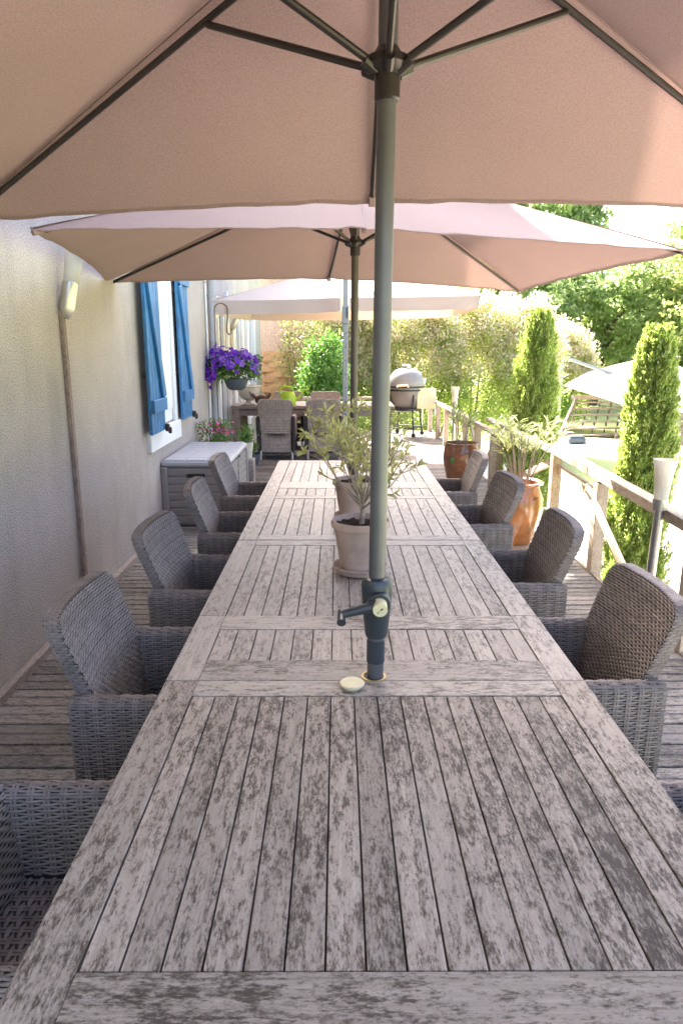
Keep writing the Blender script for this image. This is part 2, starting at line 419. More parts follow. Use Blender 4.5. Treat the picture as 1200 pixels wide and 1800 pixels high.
def shutter(y0, y1, z0, z1, off, flip):
    s = MB().box((off - .012, (y0 + y1) / 2, (z0 + z1) / 2), (.012, y1 - y0 - .004, z1 - z0 - .01)).obj('shutter', MT['blue'], house)
    n = 5; wd = (y1 - y0) / n
    for k in range(n): beam('plank', (off, y0 + wd * (k + .5), z0), (off, y0 + wd * (k + .5), z1), wd - .006, .022, MT['blue'], s, up=(1, 0, 0), ch=.004)
    for zz in (z0 + .24, z1 - .28): beam('batten', (off + .026, y0 + .01, zz), (off + .026, y1 - .01, zz), .028, .11, MT['blue'], s, ch=.004)
    beam('diagonal_brace', (off + .026, y1 - .06, z0 + .30), (off + .026, y0 + .05, z1 - .34), .10, .028, MT['blue'], s, up=(1, 0, 0), ch=.004)
    MB().box((off + .03, y1 - .02, z0 + .02), (.04, .03, .07), .008).box((off + .05, y1 - .01, z0 - .005), (.03, .025, .06), .008).obj('shutter_catch', MT['darkiron'], s)
    MB().box((off - .03, y0 + .03, z0 + .5), (.05, .03, .03), .004).box((off - .03, y0 + .03, z1 - .4), (.05, .03, .03), .004).obj('hinge', MT['darkiron'], s)
    return s
shutter(5.87, 6.33, .94, 2.62, .075, 0)
shutter(7.17, 7.64, .94, 2.62, .055, 1)
# tall cream part beyond the downpipe, then the lower wing
mb = wallgrid([9.2, 9.9, 10.9, 11.4], [GZ, .25, 2.4, HT], {(1, 1)}, -.06)
mb.add([(0, 9.2, GZ), (-.06, 9.2, GZ), (-.06, 9.2, HT), (0, 9.2, HT)], [(0, 1, 2, 3)])
mb.add([(-.06, 11.4, GZ), (-5, 11.4, GZ), (-5, 11.4, HT), (-.06, 11.4, HT)], [(0, 1, 2, 3)])
mb.obj('rear_wall', MT['wall2'], house, 0, False)
H2 = 5.35
mb = wallgrid([11.4, 11.9, 12.9, 13.7, 14.7, 16.2], [GZ, .25, 2.4, H2], {(1, 1), (3, 1)}, -.10)
mb.add([(-.1, 16.2, GZ), (-5, 16.2, GZ), (-5, 16.2, H2), (-.1, 16.2, H2)], [(0, 1, 2, 3)])
mb.obj('rear_wall', MT['wall2'], house, 0, False)
for y0, x in ((9.9, -.06), (11.9, -.10), (13.7, -.10)):
    f = MB().box((x - .05, y0 + .04, 1.325), (.08, .08, 2.15)).box((x - .05, y0 + .96, 1.325), (.08, .08, 2.15)).box((x - .05, y0 + .5, 1.325), (.07, .08, 2.15)).box((x - .05, y0 + .5, 2.36), (.075, .84, .08)).box((x - .05, y0 + .5, .30), (.075, .84, .1)).obj('window_frame', MT['white'], house)
    for q in (.27, .73): MB().box((x - .06, y0 + q, 1.33), (.01, .38, 1.98)).obj('pane', MT['pane'], f)
    MB().box((x + .015, y0 - .07, 1.35), (.05, .13, 2.3)).box((x + .015, y0 + 1.07, 1.35), (.05, .13, 2.3)).obj('surround', MT['white'], f)
rf = MB()
rf.add([(.42, -5.4, HT - .02), (.42, 11.7, HT - .02), (-2.5, 11.7, HT + 1.7), (-2.5, -5.4, HT + 1.7), (-5.4, -5.4, HT), (-5.4, 11.7, HT),
        (.42, -5.4, HT + .14), (.42, 11.7, HT + .14), (-2.5, 11.7, HT + 1.86), (-2.5, -5.4, HT + 1.86), (-5.4, -5.4, HT + .16), (-5.4, 11.7, HT + .16)],
       [(0, 1, 2, 3), (3, 2, 5, 4), (6, 7, 8, 9), (9, 8, 11, 10), (0, 1, 7, 6), (4, 5, 11, 10), (0, 6, 9, 3), (3, 9, 10, 4), (1, 7, 8, 2), (2, 8, 11, 5)])
rf.obj('roof', MT['rooftile'], house, 0)
rf = MB()
rf.add([(.25, 11.41, H2 - .02), (.25, 16.5, H2 - .02), (-5.2, 16.5, H2 + 1.2), (-5.2, 11.41, H2 + 1.2), (.25, 11.41, H2 + .14), (.25, 16.5, H2 + .14), (-5.2, 16.5, H2 + 1.36), (-5.2, 11.41, H2 + 1.36)],
       [(0, 1, 2, 3), (4, 5, 6, 7), (0, 1, 5, 4), (1, 2, 6, 5), (2, 3, 7, 6), (3, 0, 4, 7)])
rf.obj('roof', MT['rooftile'], house, 0)

dp = thing('downpipe', (WX + .08, 9.02, 0), 'grey plastic downpipe fixed to the house wall beside the purple flowers', 'downpipe')
MB().tube([(0, 0, 0), (0, 0, 3.5), (0, 0, 7.0)], .055, 16).obj('pipe', MT['pipe'], dp)
for zz in (.35, 1.25, 2.3, 4): MB().lathe([(.058, zz - .02), (.064, zz - .018), (.064, zz + .018), (.058, zz + .02)], 16).box((-.05, 0, zz), (.06, .03, .03)).obj('bracket', MT['pipe'], dp)
th2 = thing('drain_pipe', (WX + .02, 8.93, 0), 'thin white cable pipe clipped beside the grey downpipe', 'pipe')
MB().tube([(0, 0, .0), (0, 0, 4)], .012, 8).obj('pipe', MT['white'], th2)
for zz in (.5, 2.45): MB().box((0, 0, zz), (.035, .035, .02)).obj('clip', MT['steel'], th2)

# ------------------------------------------------------------------ dining tables
TX0, TX1 = -.493, .708
def dining_table(Y0, Ya, Yb, Yc, Yd, Y1, label, hole=None, rz=0.0):
    """cross rails: Y0.., slat fields Y0+.09..Ya etc."""
    xc = (TX0 + TX1) / 2; yc = (Y0 + Y1) / 2
    t = thing('dining_table', (xc, yc, 0), label, 'table', 'weathered dining tables set end to end', rz)
    W = TX1 - TX0; h = W / 2; RW = .092; Z = .75; TH = .03
    def mt(y): return MT['table'] if y < 1.70 else MT['table2']
    def cross(y0, y1):
        beam('cross_rail', (-h + RW + .001, (y0 + y1) / 2 - yc, Z - TH / 2), (h - RW - .001, (y0 + y1) / 2 - yc, Z - TH / 2), y1 - y0 - .003, TH, mt(y0), t, ch=.001)
    def side(y0, y1):
        for s in (-1, 1): beam('side_rail', (s * (h - RW / 2), y0 - yc + .0015, Z - TH / 2), (s * (h - RW / 2), y1 - yc - .0015, Z - TH / 2), RW, TH, mt(y0), t, ch=.001)
    def field(y0, y1):
        n = 16; p = (W - 2 * RW - .004) / n
        for k in range(n):
            x = -h + RW + .002 + p * (k + .5)
            beam('slat', (x, y0 - yc + .002, Z - .0125 - random.uniform(0, .0012)), (x, y1 - yc - .002, Z - .0125), p - .0034, .022, mt(y0), t, ch=.0009)
    side(Y0, Ya); side(Ya, Yd); side(Yd, Y1)
    c = .09
    cross(Y0, Y0 + c); field(Y0 + c, Ya - c); cross(Ya - c, Ya)
    cross(Ya, Yb); field(Yb, Yc); cross(Yc, Yd); field(Yd, Y1 - c); cross(Y1 - c, Y1)
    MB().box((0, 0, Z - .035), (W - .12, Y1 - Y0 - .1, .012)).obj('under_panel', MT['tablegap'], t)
    for s in (-1, 1):
        beam('apron', (s * (h - .12), Y0 - yc + .12, .665), (s * (h - .12), Y1 - yc - .12, .665), .025, .09, MT['table'], t)
        beam('apron', (-h + .12, s * ((Y1 - Y0) / 2 - .12), .665), (h - .12, s * ((Y1 - Y0) / 2 - .12), .665), .025, .09, MT['table'], t)
        for q in (-1, 1):
            beam('leg', (s * (h - .13), q * ((Y1 - Y0) / 2 - .13), .003), (s * (h - .13), q * ((Y1 - Y0) / 2 - .13), .71), .08, .08, MT['table'], t, up=(0, 1, 0))
    if hole:
        hy = hole - yc; hx = .104 - xc
        MB().lathe([(.036, -.02), (.036, .0035), (.030, .0035), (.028, -.02)], 28, Matrix.Translation((hx, hy, Z)), False).obj('hole_ring', MT['brass'], t)
        MB().lathe([(.030, .0008), (.001, .0008)], 24, Matrix.Translation((hx, hy, Z)), False).obj('hole', MT['black'], t)
    return t
dining_table(.775, 1.812, 1.945, 2.18, 2.302, 3.285, 'near weathered grey slatted wooden table with a brass parasol hole', 1.835, 0)
dining_table(3.292, 4.337, 4.345, 4.575, 4.797, 5.735, 'far weathered grey slatted wooden table carrying the second potted olive', None, 0)

cp = thing('hole_cap', (.040, 1.772, .7515), 'round cream plastic plug lying beside the parasol pole on the near table', 'cap')
MB().lathe([(.026, 0), (.027, .006), (.0340, .007), (.0350, .012), (.032, .0145), (.001, .0145)], 28).obj('plug', MT['cream'], cp)

# ------------------------------------------------------------------ wicker chairs
def weave(P, N, Lu, Lv, pitch, s, amp, wid, twill=False, sub=4, urange=None, stakes=True):
    """strips along u woven over and under stakes; P(u,v) point, N(u,v) normal, metric u,v"""
    V = []; Fc = []; rows = int(Lv / pitch)
    for i in range(rows):
        v = (i + .5 + random.uniform(-.09, .09)) * Lv / rows; am = amp * random.uniform(.75, 1.3)
        a, b = urange(v) if urange else (0, Lu)
        n = max(2, int((b - a) / s * sub)); us = np.linspace(a, b, n + 1)
        ph = (2 * math.pi * i / 3) if twill else math.pi * i
        for k, u in enumerate(us):
            off = am * math.cos((2 * math.pi * u / (3 * s) if twill else math.pi * u / s) + ph)
            nn = Vector(N(u, v))
            for dv, lo in ((-wid / 2, -.0026), (0, 0.0008), (wid / 2, -.0026)):
                V.append(tuple(Vector(P(u, min(max(v + dv, 0), Lv))) + nn * (off + lo)))
        o = len(V) - 3 * (n + 1)
        for k in range(n):
            for q in (0, 1): Fc.append((o + 3 * k + q, o + 3 * k + 3 + q, o + 3 * k + 4 + q, o + 3 * k + 1 + q))
    if stakes:
        k = 0
        while k * s < Lu:
            for du in (-.0045, .0045):
                u = k * s + du
                if u < .002 or u > Lu - .002: continue
                vs = np.linspace(0, Lv, max(4, int(Lv / .02)))
                o = len(V)
                for v in vs:
                    nn = Vector(N(u, v))
                    for d in (-.0035, .0035): V.append(tuple(Vector(P(min(max(u + d, 0), Lu), v)) + nn * .0006))
                for q in range(len(vs) - 1): Fc.append((o + 2 * q, o + 2 * q + 1, o + 2 * q + 3, o + 2 * q + 2))
            k += 1
    mb = MB(); mb.v = V; mb.f = Fc
    return mb

def xf(z):     # inner face of the backrest
    if z < .42: return .115
    if z < .66: return .115 - (z - .42) / .24 * .035
    return .08 - (z - .66) / .24 * .088
def wz(z):
    w0 = .222 + .030 * min(max((z - .42) / .4, 0), 1)
    if z > .838: return w0 - .062 + .062 * math.sqrt(max(0, 1 - ((z - .838) / .063) ** 2))
    return w0
TK = .05
def bx(y, z, front):
    w0 = max(wz(z), .05); c = .022 * (1 - (y / w0) ** 2) if z > .4 else .01 * (1 - (y / w0) ** 2)
    return (xf(z) - c) if front else (xf(z) - TK - c * .8)
def make_chair():
    c = thing('wicker_armchair', (0, 0, 0), 'x', 'chair', 'wicker armchairs round the long table')
    # backrest shell
    zz = [.10, .2, .3, .42, .5, .58, .66, .72, .78, .825, .85, .87, .885, .895, .9005]; nc = 8
    mb = MB(); vs = []; 
    for fr in (1, 0):
        for z in zz:
            ww = wz(z) - .004
            for k in range(nc + 1):
                yv = ww * (2 * k / nc - 1); x = bx(yv, z, fr) + (-.004 if fr else .004); vs.append((x, yv, z - .003))
    n1 = nc + 1; N = len(zz) * n1; fs = []
    for f in (0, 1):
        for j in range(len(zz) - 1):
            for k in range(nc): fs.append((f * N + j * n1 + k, f * N + j * n1 + k + 1, f * N + (j + 1) * n1 + k + 1, f * N + (j + 1) * n1 + k))
    for j in range(len(zz) - 1):
        for k in (0, nc): fs.append((j * n1 + k, (j + 1) * n1 + k, N + (j + 1) * n1 + k, N + j * n1 + k))
    for k in range(nc):
        for j in (0, len(zz) - 1): fs.append((j * n1 + k, j * n1 + k + 1, N + j * n1 + k + 1, N + j * n1 + k))
    back = mb.add(vs, fs).obj('backrest', MT['wickershell'], c, 50)
    z0, z1 = .425, .895
    def PF(u, v): z = z0 + v; return (bx(u - .26, z, True), u - .26, z)
    def NF(u, v): return (1, 0, .25)
    wv = weave(PF, NF, .52, z1 - z0, 0.0094, .0115, .0028, .0072, True, 3, lambda v: (.26 - wz(z0 + v) + .003, .26 + wz(z0 + v) - .003), False)
    za, zb = .12, .895
    def PB(u, v): z = za + v; return (bx(u - .26, z, False), u - .26, z)
    def NB(u, v): return (-1, 0, -.2)
    wb = weave(PB, NB, .52, zb - za, .0105, .022, .0026, .009, False, 3, lambda v: (.26 - wz(za + v) + .003, .26 + wz(za + v) - .003), False)
    # rim path
    path = [(-wz(z), z) for z in np.linspace(.14, .82, 40)] + [(-wz(z), z) for z in np.linspace(.83, .8995, 14)]
    path += [(yv, .9015) for yv in np.linspace(-wz(.9005) + .01, wz(.9005) - .01, 20)]
    path += [(-a, b) for a, b in path[:54][::-1]]
    path = np.array(path); seg = np.r_[0, np.cumsum(np.linalg.norm(np.diff(path, axis=0), axis=1))]
    def at(v): return np.interp(v, seg, path[:, 0]), np.interp(v, seg, path[:, 1])
    def PR(u, v):
        yv, z = at(v); xa = bx(yv, z, False) + .002; xb = bx(yv, z, True) - .002
        return (xa + (xb - xa) * u / .06, yv, z)
    def NR(u, v):
        a = at(max(v - .004, 0)); b = at(min(v + .004, seg[-1])); dy, dz = b[0] - a[0], b[1] - a[1]; l = math.hypot(dy, dz) + 1e-9
        return (0, -dz / l, dy / l)
    wr = weave(PR, NR, .06, float(seg[-1]), .0095, .02, .0022, .0076, False, 4)
    for q in (wb, wr): wv.add(q.v, q.f)
    tag(wv.obj('weave', MT['wicker'], back, 0, False), kind='stuff')
    # arms
    yo, yi, zt, rr = .287, .229, .662, .027
    for s in (-1, 1):
        arm = MB().box((.285, s * (yo + yi) / 2, .385), (.53, yo - yi - .008, .535), .02).obj('armrest', MT['wickershell'], c)
        prof = [(yo - .012, .12), (yo - .006, .3), (yo, .5), (yo, zt - rr)]
        for k in range(1, 8):
            a = math.pi * k / 8; prof.append(((yo + yi) / 2 + (yo - yi) / 2 * math.cos(a), zt - rr + rr * math.sin(a)))
        prof += [(yi, zt - rr), (yi, .43)]
        prof = np.array(prof); sg = np.r_[0, np.cumsum(np.linalg.norm(np.diff(prof, axis=0), axis=1))]
        def PA(u, v): return (.02 + u + .012 * math.sin(u * 6), s * np.interp(v, sg, prof[:, 0]), np.interp(v, sg, prof[:, 1]))
        def NA(u, v):
            a = max(v - .004, 0); b = min(v + .004, sg[-1])
            dy = np.interp(b, sg, prof[:, 0]) - np.interp(a, sg, prof[:, 0]); dz = np.interp(b, sg, prof[:, 1]) - np.interp(a, sg, prof[:, 1]); l = math.hypot(dy, dz) + 1e-9
            return (0, s * dz / l, -dy / l)
        wa = weave(PA, NA, .53, float(sg[-1]), .0086, .037, .0030, .0066, False, 5)
        tag(wa.obj('weave', MT['wicker'], arm, 0, False), kind='stuff')
    seat = MB().box((.315, 0, .385), (.46, .455, .075), .01).obj('seat', MT['wickershell'], c)
    ws = weave(lambda u, v: (.10 + v, u - .226, .4245), lambda u, v: (0, 0, 1), .452, .44, .014, .03, .003, .0115, False, 4)
    tag(ws.obj('weave', MT['wicker'], seat, 0, False), kind='stuff')
    ap = MB().box((.535, 0, .235), (.03, .455, .23), .008).obj('apron', MT['wickershell'], c)
    for x, yv in ((.07, -.235), (.07, .235), (.52, -.25), (.52, .25)):
        MB().lathe([(.014, .001), (.017, .004), (.019, .14)], 12, Matrix.Translation((x, yv, 0))).obj('leg', MT['foot'], c)
    return c
proto = make_chair()
CH = [(-1, .925, 'wicker armchair at lower left corner, cropped, nearest the camera on the left of the table'),
      (-1, 1.845, 'second wicker armchair from the camera on the left, its back before the wall lamp batten'),
      (-1, 2.775, 'middle wicker armchair on the left side of the long table'),
      (-1, 3.69, 'wicker armchair on the left hiding part of the storage box front'),
      (-1, 4.69, 'farthest wicker armchair on the left of the long table, against the storage box'),
      (1, .90, 'wicker armchair at right edge, cropped to an arm, nearest the camera on the right'),
      (1, 1.945, 'wicker armchair on the right in front of the white garden torch'),
      (1, 2.85, 'middle wicker armchair on the right side of the long table'),
      (1, 3.905, 'wicker armchair on the right hiding part of the tall orange jar'),
      (1, 4.82, 'farthest wicker armchair on the right, beside the brown glazed pot')]
for k, (s, y0, lab) in enumerate(CH):
    o = proto if k == 0 else copy_tree(proto)
    o.location = (-.815, y0 + .287, .003) if s < 0 else (1.035, y0 + .287, .003)
    if k == 4: o.location.x -= .03
    if k == 0: o.location.x -= .045; o.location.y -= .02
    o.rotation_euler = (0, 0, (0 if s < 0 else math.pi) + R([1, 0, -3, 2.5, -1, 0, 1.5, -2, 3, -3][k])); tag(o, lab)
FC = [((-.93, 10.28), 90, 'wicker armchair with its back to us at the far table, below the watering can'),
      ((-.22, 10.36), 90, 'wicker armchair with its back to us at the far table, left of the grey mast'),
      ((-.86, 12.1), -90, 'wicker armchair behind the far table, right of the watering can'),
      ((-.22, 12.1), -90, 'wicker armchair behind the far table, left of the grey mast')]
for (x, y), a, lab in FC:
    o = copy_tree(proto); o.location = (x, y, .003); o.rotation_euler = (0, 0, R(a)); tag(o, lab, group='wicker armchairs at the far table')
    o.scale = (1.0, 1.02, 1.02)
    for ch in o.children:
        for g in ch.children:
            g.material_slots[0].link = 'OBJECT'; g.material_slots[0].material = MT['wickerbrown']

# ------------------------------------------------------------------ parasols
def canopy_sheet(apex, ends, sag=.03, drop=.008, n=22, wr=.004):
    mb = MB(); A = Vector(apex); k = len(ends); edges = []
    cen = sum((Vector(e) for e in ends), Vector()) / k
    for i in range(k):
        e0, e1 = Vector(ends[i]), Vector(ends[(i + 1) % k]); L = (e1 - e0).length
        def P(u, v, e0=e0, e1=e1, L=L):
            b = 4 * u * (1 - u); e = e0.lerp(e1, u); inw = (cen - e); inw.z = 0; inw.normalize()
            e = e + inw * sag * L * b * .55 + Vector((0, 0, drop * b * L * .5))
            t = .012 + .988 * v
            p = A.lerp(e, t)
            p.z -= .03 * math.sin(math.pi * t) * b * L * .5
            p.z += wr * t ** 3 * (math.sin(u * 31 + i * 1.7 + t * 6) + .6 * math.sin(u * 57 - t * 17 + i)) * (.3 + abs(2 * u - 1) ** 2)
            return tuple(p)
        mb.grid(P, n, n); edges.append([P(j / n, 1) for j in range(n + 1)])
    return mb, edges
def parasol(base, top, ends, apexz, runner, label, matp, z_low, group):
    bx_, by_ = base; t = thing('parasol', (bx_, by_, 0), label, 'parasol', group)
    O = Vector((bx_, by_, 0)); tx, ty = top
    def ax(z): f = z / runner; return Vector(((tx - bx_) * f, (ty - by_) * f, z))
    apex = ax(apexz)
    ends = [Vector(e) - O for e in ends]
    mb, edges = canopy_sheet(apex, ends)
    cv = mb.obj('canopy', MT['canopy'], t, 60, False)
    for i, e in enumerate(edges):
        e = [Vector(q) for q in e]
        hm = MB().grid(lambda u, v, e=e: tuple(e[round(u * (len(e) - 1))].lerp(apex, .013 * v) + Vector((0, 0, -.0035))), len(e) - 1, 1)
        hm.tube(e, .0042, 6).obj('hem', MT['canopy'], cv, 60, False)
    for i, e in enumerate(ends):
        MB().tube([apex.lerp(e, q) + Vector((0, 0, -.003)) for q in (.02, .35, .7, .99)], .0025, 6).obj('seam', MT['canopy'], cv)
    MB().tube([ax(z_low), ax(1.2), ax(runner), ax(apexz - .02)], .0235, 24).obj('pole', matp, t)
    for i, e in enumerate(ends):
        dn = Vector((0, 0, -.014)); a = apex + Vector((0, 0, -.05)); e2 = e + dn
        rb = MB().tube([a, a.lerp(e2, .5), a.lerp(e2, .985)], .0095, 10).obj('rib', MT['ribmetal'], t)
        d = (e2 - a).normalized(); MB().box((0, 0, 0), (.05, .026, .022), .004, Matrix.Translation(e2 - d * .03) @ d.to_track_quat('X', 'Z').to_matrix().to_4x4()).obj('rib_pocket', MT['canopy'], rb)
        L = (e2 - a).length; att = a.lerp(e2, .30 if L > 1.3 else .42) - Vector((0, 0, .012))
        dirh = Vector((d.x, d.y, 0)).normalized(); hb = ax(runner) + dirh * .036
        MB().tube([hb, att], .0095, 10).obj('strut', MT['ribmetal'], t)
    hub = MB().lathe([(.026, -.075), (.031, -.07), (.031, -.02), (.045, -.012), (.052, 0), (.05, .018), (.034, .026), (.026, .04)], 24, Matrix.Translation(ax(runner))).obj('runner_hub', MT['ribmetal'], t)
    for i, e in enumerate(ends):
        d = Vector((e.x, e.y, 0)).normalized(); MB().tube([ax(runner) + d * .03 + Vector((0, 0, -.014)), ax(runner) + d * .062 + Vector((0, 0, .004))], [.013, .015], 10).obj('hub_knuckle', MT['ribmetal'], hub)
    MB().lathe([(.024, -.09), (.045, -.075), (.045, -.05), (.03, -.04)], 20, Matrix.Translation(apex)).obj('crown', MT['ribmetal'], t)
    return t, ax
U1 = [(-1.47, 2.87, 2.15), (.125, 2.76, 2.205), (1.72, 2.60, 2.15), (1.70, .81, 2.15), (.107, .92, 2.205), (-1.49, 1.08, 2.15)]
p1, ax1 = parasol((.104, 1.835), (.117, 1.84), U1, 2.78, 2.33, 'near taupe parasol with a grey pole and crank rising through the near table', MT['pole'], .62, 'taupe parasols over the long tables')
U2 = [(-1.71, 5.39, 2.14), (-.075, 5.72, 2.205), (1.54, 6.10, 2.14), (1.75, 3.60, 2.14), (.12, 3.28, 2.195), (-1.24, 2.98, 2.14)]
p2, ax2 = parasol((.098, 4.50), (.105, 4.50), U2, 2.76, 2.30, 'second taupe parasol beyond the near one, its canopy stretching from wall to railing', MT['pole2'], .70, 'taupe parasols over the long tables')
# crank on the near pole
hz = ax1(.99)
cr = MB().lathe([(.026, -.112), (.030, -.112), (.033, -.10), (.041, -.02), (.044, .03), (.043, .05), (.036, .062), (.026, .066)], 28, Matrix.Translation(hz)).obj('crank_housing', MT['crank'], p1)
MB().tube([hz + Vector((.003, -.03, .005)), hz + Vector((.003, -.058, .003))], [.034, .031], 24).obj('crank_boss', MT['crank'], cr)
hd = MB().tube([hz + Vector((.0, -.064, .002)), hz + Vector((-.04, -.066, -.006)), hz + Vector((-.10, -.07, -.021))], [.0185, .0145, .011], 14).obj('crank_handle', MT['crank'], cr)
MB().tube([hz + Vector((-.10, -.055, -.018)), hz + Vector((-.10, -.10, -.032))], [.010, .0125], 14).obj('handle_knob', MT['crank'], cr)
MB().tube([hz + Vector((.005, -.056, .003)), hz + Vector((.005, -.0885, -.001))], [.0205, .0200], 24).obj('cap_disc', MT['cream'], cr)
# two small leaf marks printed on the disc
for a, sx in ((40, .004), (60, -.006)):
    c = hz + Vector((.005 + sx, -.0892, .002 if sx > 0 else -.008)); L = .008 if sx > 0 else .005
    dx, dz = math.cos(R(a)) * L, math.sin(R(a)) * L
    MB().add([c - Vector((dx, 0, dz)), c + Vector((-dz * .3, 0, dx * .3)), c + Vector((dx, 0, dz)), c + Vector((dz * .3, 0, -dx * .3))], [(0, 1, 2, 3)]).obj('leaf_mark', MT['darkiron'], cr, 0)
MB().lathe([(.0240, -.035), (.0262, -.033), (.0262, .033), (.0240, .035)], 24, Matrix.Translation(ax1(.832))).obj('collar', MT['crank'], p1)
MB().lathe([(.024, -.09), (.034, -.06), (.038, .03), (.026, .06)], 20, Matrix.Translation(ax2(.95))).obj('crank_housing', MT['crank'], p2)

# cantilever parasol over the far table
c3 = thing('cantilever_parasol', (.09, 8.75, 0), 'pale valanced parasol hanging from a light grey mast with holes, over the far table', 'parasol')
MB().box((0, 0, 1.45), (.062, .062, 2.9), .006).obj('mast', MT['mast'], c3)
for zz in np.arange(.85, 2.0, .165): MB().tube([(.004, -.0305, zz), (.004, -.0322, zz)], .0075, 10).obj('mast_hole', MT['black'], c3)
mh = MB().box((0, -.005, 2.06), (.088, .10, .22), .012).obj('slider', MT['mast'], c3)
MB().box((.02, -.066, 2.08), (.018, .03, .13), .006).obj('slider_grip', MT['crank'], mh)
MB().box((0, .35, .03), (.9, .9, .05), .01).obj('base_plate', MT['mast'], c3)
ce = (0.02, 1.75)
q = 1.58
cor = [(-1.66, .22), (-.06, .19), (.05, .19), (1.68, .19), (1.85, 3.35), (-1.55, 3.35)]
zt3 = [2.235, 2.27, 2.275, 2.31, 2.33, 2.27]
mb, edges = canopy_sheet((.08, 1.75, 2.86), [(x, y, z) for (x, y), z in zip(cor, zt3)], .012, -.01, 10)
cv3 = mb.obj('canopy', MT['canopy3'], c3, 60, False)
for i, e in enumerate(edges):
    if i == 1: continue
    e = [Vector(p) for p in e]
    L = [(e[j] - e[0]).length for j in range(len(e))]
    mbv = MB()
    def PV(u, v, e=e):
        j = u * (len(e) - 1); a = int(min(j, len(e) - 2)); p = e[a].lerp(e[a + 1], j - a)
        cut = .03 * (1 - min(1, min(u, 1 - u) / .06)) ** 2
        o = .010 * math.sin(u * 16 + i * 2) * v
        inw = Vector((.08 - p.x, 1.75 - p.y, 0)).normalized()
        return tuple(p + Vector((0, 0, -.165 * v * (1 - cut * 3))) + inw * (.03 * v + o))
    mbv.grid(PV, 24, 6).obj('valance', MT['canopy3'], cv3, 60, False)
for (x, y), z in zip([cor[i] for i in (0, 3, 4, 5)], [zt3[i] for i in (0, 3, 4, 5)]):
    MB().tube([(.08, 1.75, 2.80), (x, y, z - .02)], .011, 8).obj('rib', MT['mast'], c3)
MB().tube([(0, 0, 2.86), (.04, .8, 3.05), (.08, 1.75, 2.9)], .022, 12).obj('arm', MT['mast'], c3)

# parasol in the lower garden
c4 = thing('cantilever_parasol', (6.55, 20.6, GZ), 'large white parasol with a bent grey arm down in the garden by the wooden steps', 'parasol')
MB().box((0, 0, 1.22), (.09, .09, 2.44), .01).obj('mast', MT['mast'], c4)
MB().tube([(0, 0, 2.40), (.9, .1, 2.12), (1.75, .2, 1.86)], .045, 10).obj('arm', MT['mast'], c4)
MB().tube([(1.75, .2, 1.86), (.9, .1, 1.62), (.1, 0, 1.42)], .022, 8).obj('strut', MT['mast'], c4)
MB().tube([(0, 0, 1.30), (.35, 0, 1.50), (.6, 0, 1.56)], .035, 8).obj('crank_arm', MT['mast'], c4)
e4 = [(.0, -.2, 1.58), (1.7, -1.2, 1.02), (4.1, -1.5, .82), (6.2, .5, .95), (5.0, 2.8, 1.7), (1.6, 2.4, 1.9)]
mb, ed = canopy_sheet((3.1, .7, 2.46), e4, .02, 0, 10)
cv4 = mb.obj('canopy', MT['canopy4'], c4, 60, False)
for e in e4: MB().tube([(3.1, .7, 2.42), (e[0], e[1], e[2] - .02)], .012, 8).obj('rib', MT['mast'], c4)
mb, ed = canopy_sheet((3.1, .7, 2.62), [(2.5, .2, 2.42), (3.5, .1, 2.40), (3.75, .9, 2.42), (2.9, 1.3, 2.46)], .02, 0, 6); mb.obj('vent_cap', MT['canopy4'], c4, 60, False)

# ------------------------------------------------------------------ storage box
sb = thing('storage_box', (-1.335, 7.02, 0), 'taupe plastic storage box with a pale grey planked lid against the wall', 'storage box')
SX, SY, SZ = .60, 1.26, .58
MB().box((0, 0, SZ / 2 + .005), (SX - .04, SY - .04, SZ - .01)).obj('body', MT['boxgrey'], sb)
nb = 7; bh = (SZ - .04) / nb
for k in range(nb):
    z = .03 + bh * (k + .5)
    for (p0, p1) in (((-SX / 2 + .035, -SY / 2), (SX / 2 - .035, -SY / 2)), ((-SX / 2 + .035, SY / 2), (SX / 2 - .035, SY / 2))):
        o = beam('panel_board', (*p0, z), (*p1, z), .022, bh - .004, MT['boxgrey'], sb, ch=.006); o.rotation_euler.x += R(5 if p0[1] < 0 else -5)
    for xx in (SX / 2, -SX / 2):
        o = beam('panel_board', (xx, -SY / 2 + .035, z), (xx, SY / 2 - .035, z), .022, bh - .004, MT['boxgrey'], sb, ch=.006)
for sx in (-1, 1):
    for sy in (-1, 1): MB().box((sx * (SX / 2 - .005), sy * (SY / 2 - .005), SZ / 2 + .003), (.065, .065, SZ), .012).obj('corner_post', MT['boxgrey'], sb)
MB().box((SX / 2 + .012, 0, SZ / 2), (.014, .05, SZ - .03), .004).obj('centre_strip', MT['boxgrey'], sb)
MB().box((-.0, -SY / 2 - .013, .50), (.17, .012, .036), .005).obj('hand_slot', MT['black'], sb)
lid = MB().box((0, 0, SZ + .03), (SX + .04, SY + .04, .055), .016).obj('lid', MT['boxlid'], sb)
nx, ny = 3, 8
for r in range(nx):
    for k in range(ny):
        w_, l_ = (SX - .0) / nx, (SY - .0) / ny
        MB().box((-SX / 2 + w_ * (r + .5), -SY / 2 + l_ * (k + .5), SZ + .0605), (w_ - .008, l_ - .008, .014), .004).obj('lid_panel', MT['boxlid'], lid)
MB().box((SX / 2 + .024, 0, SZ + .01), (.012, .06, .03), .004).obj('latch', MT['black'], lid)

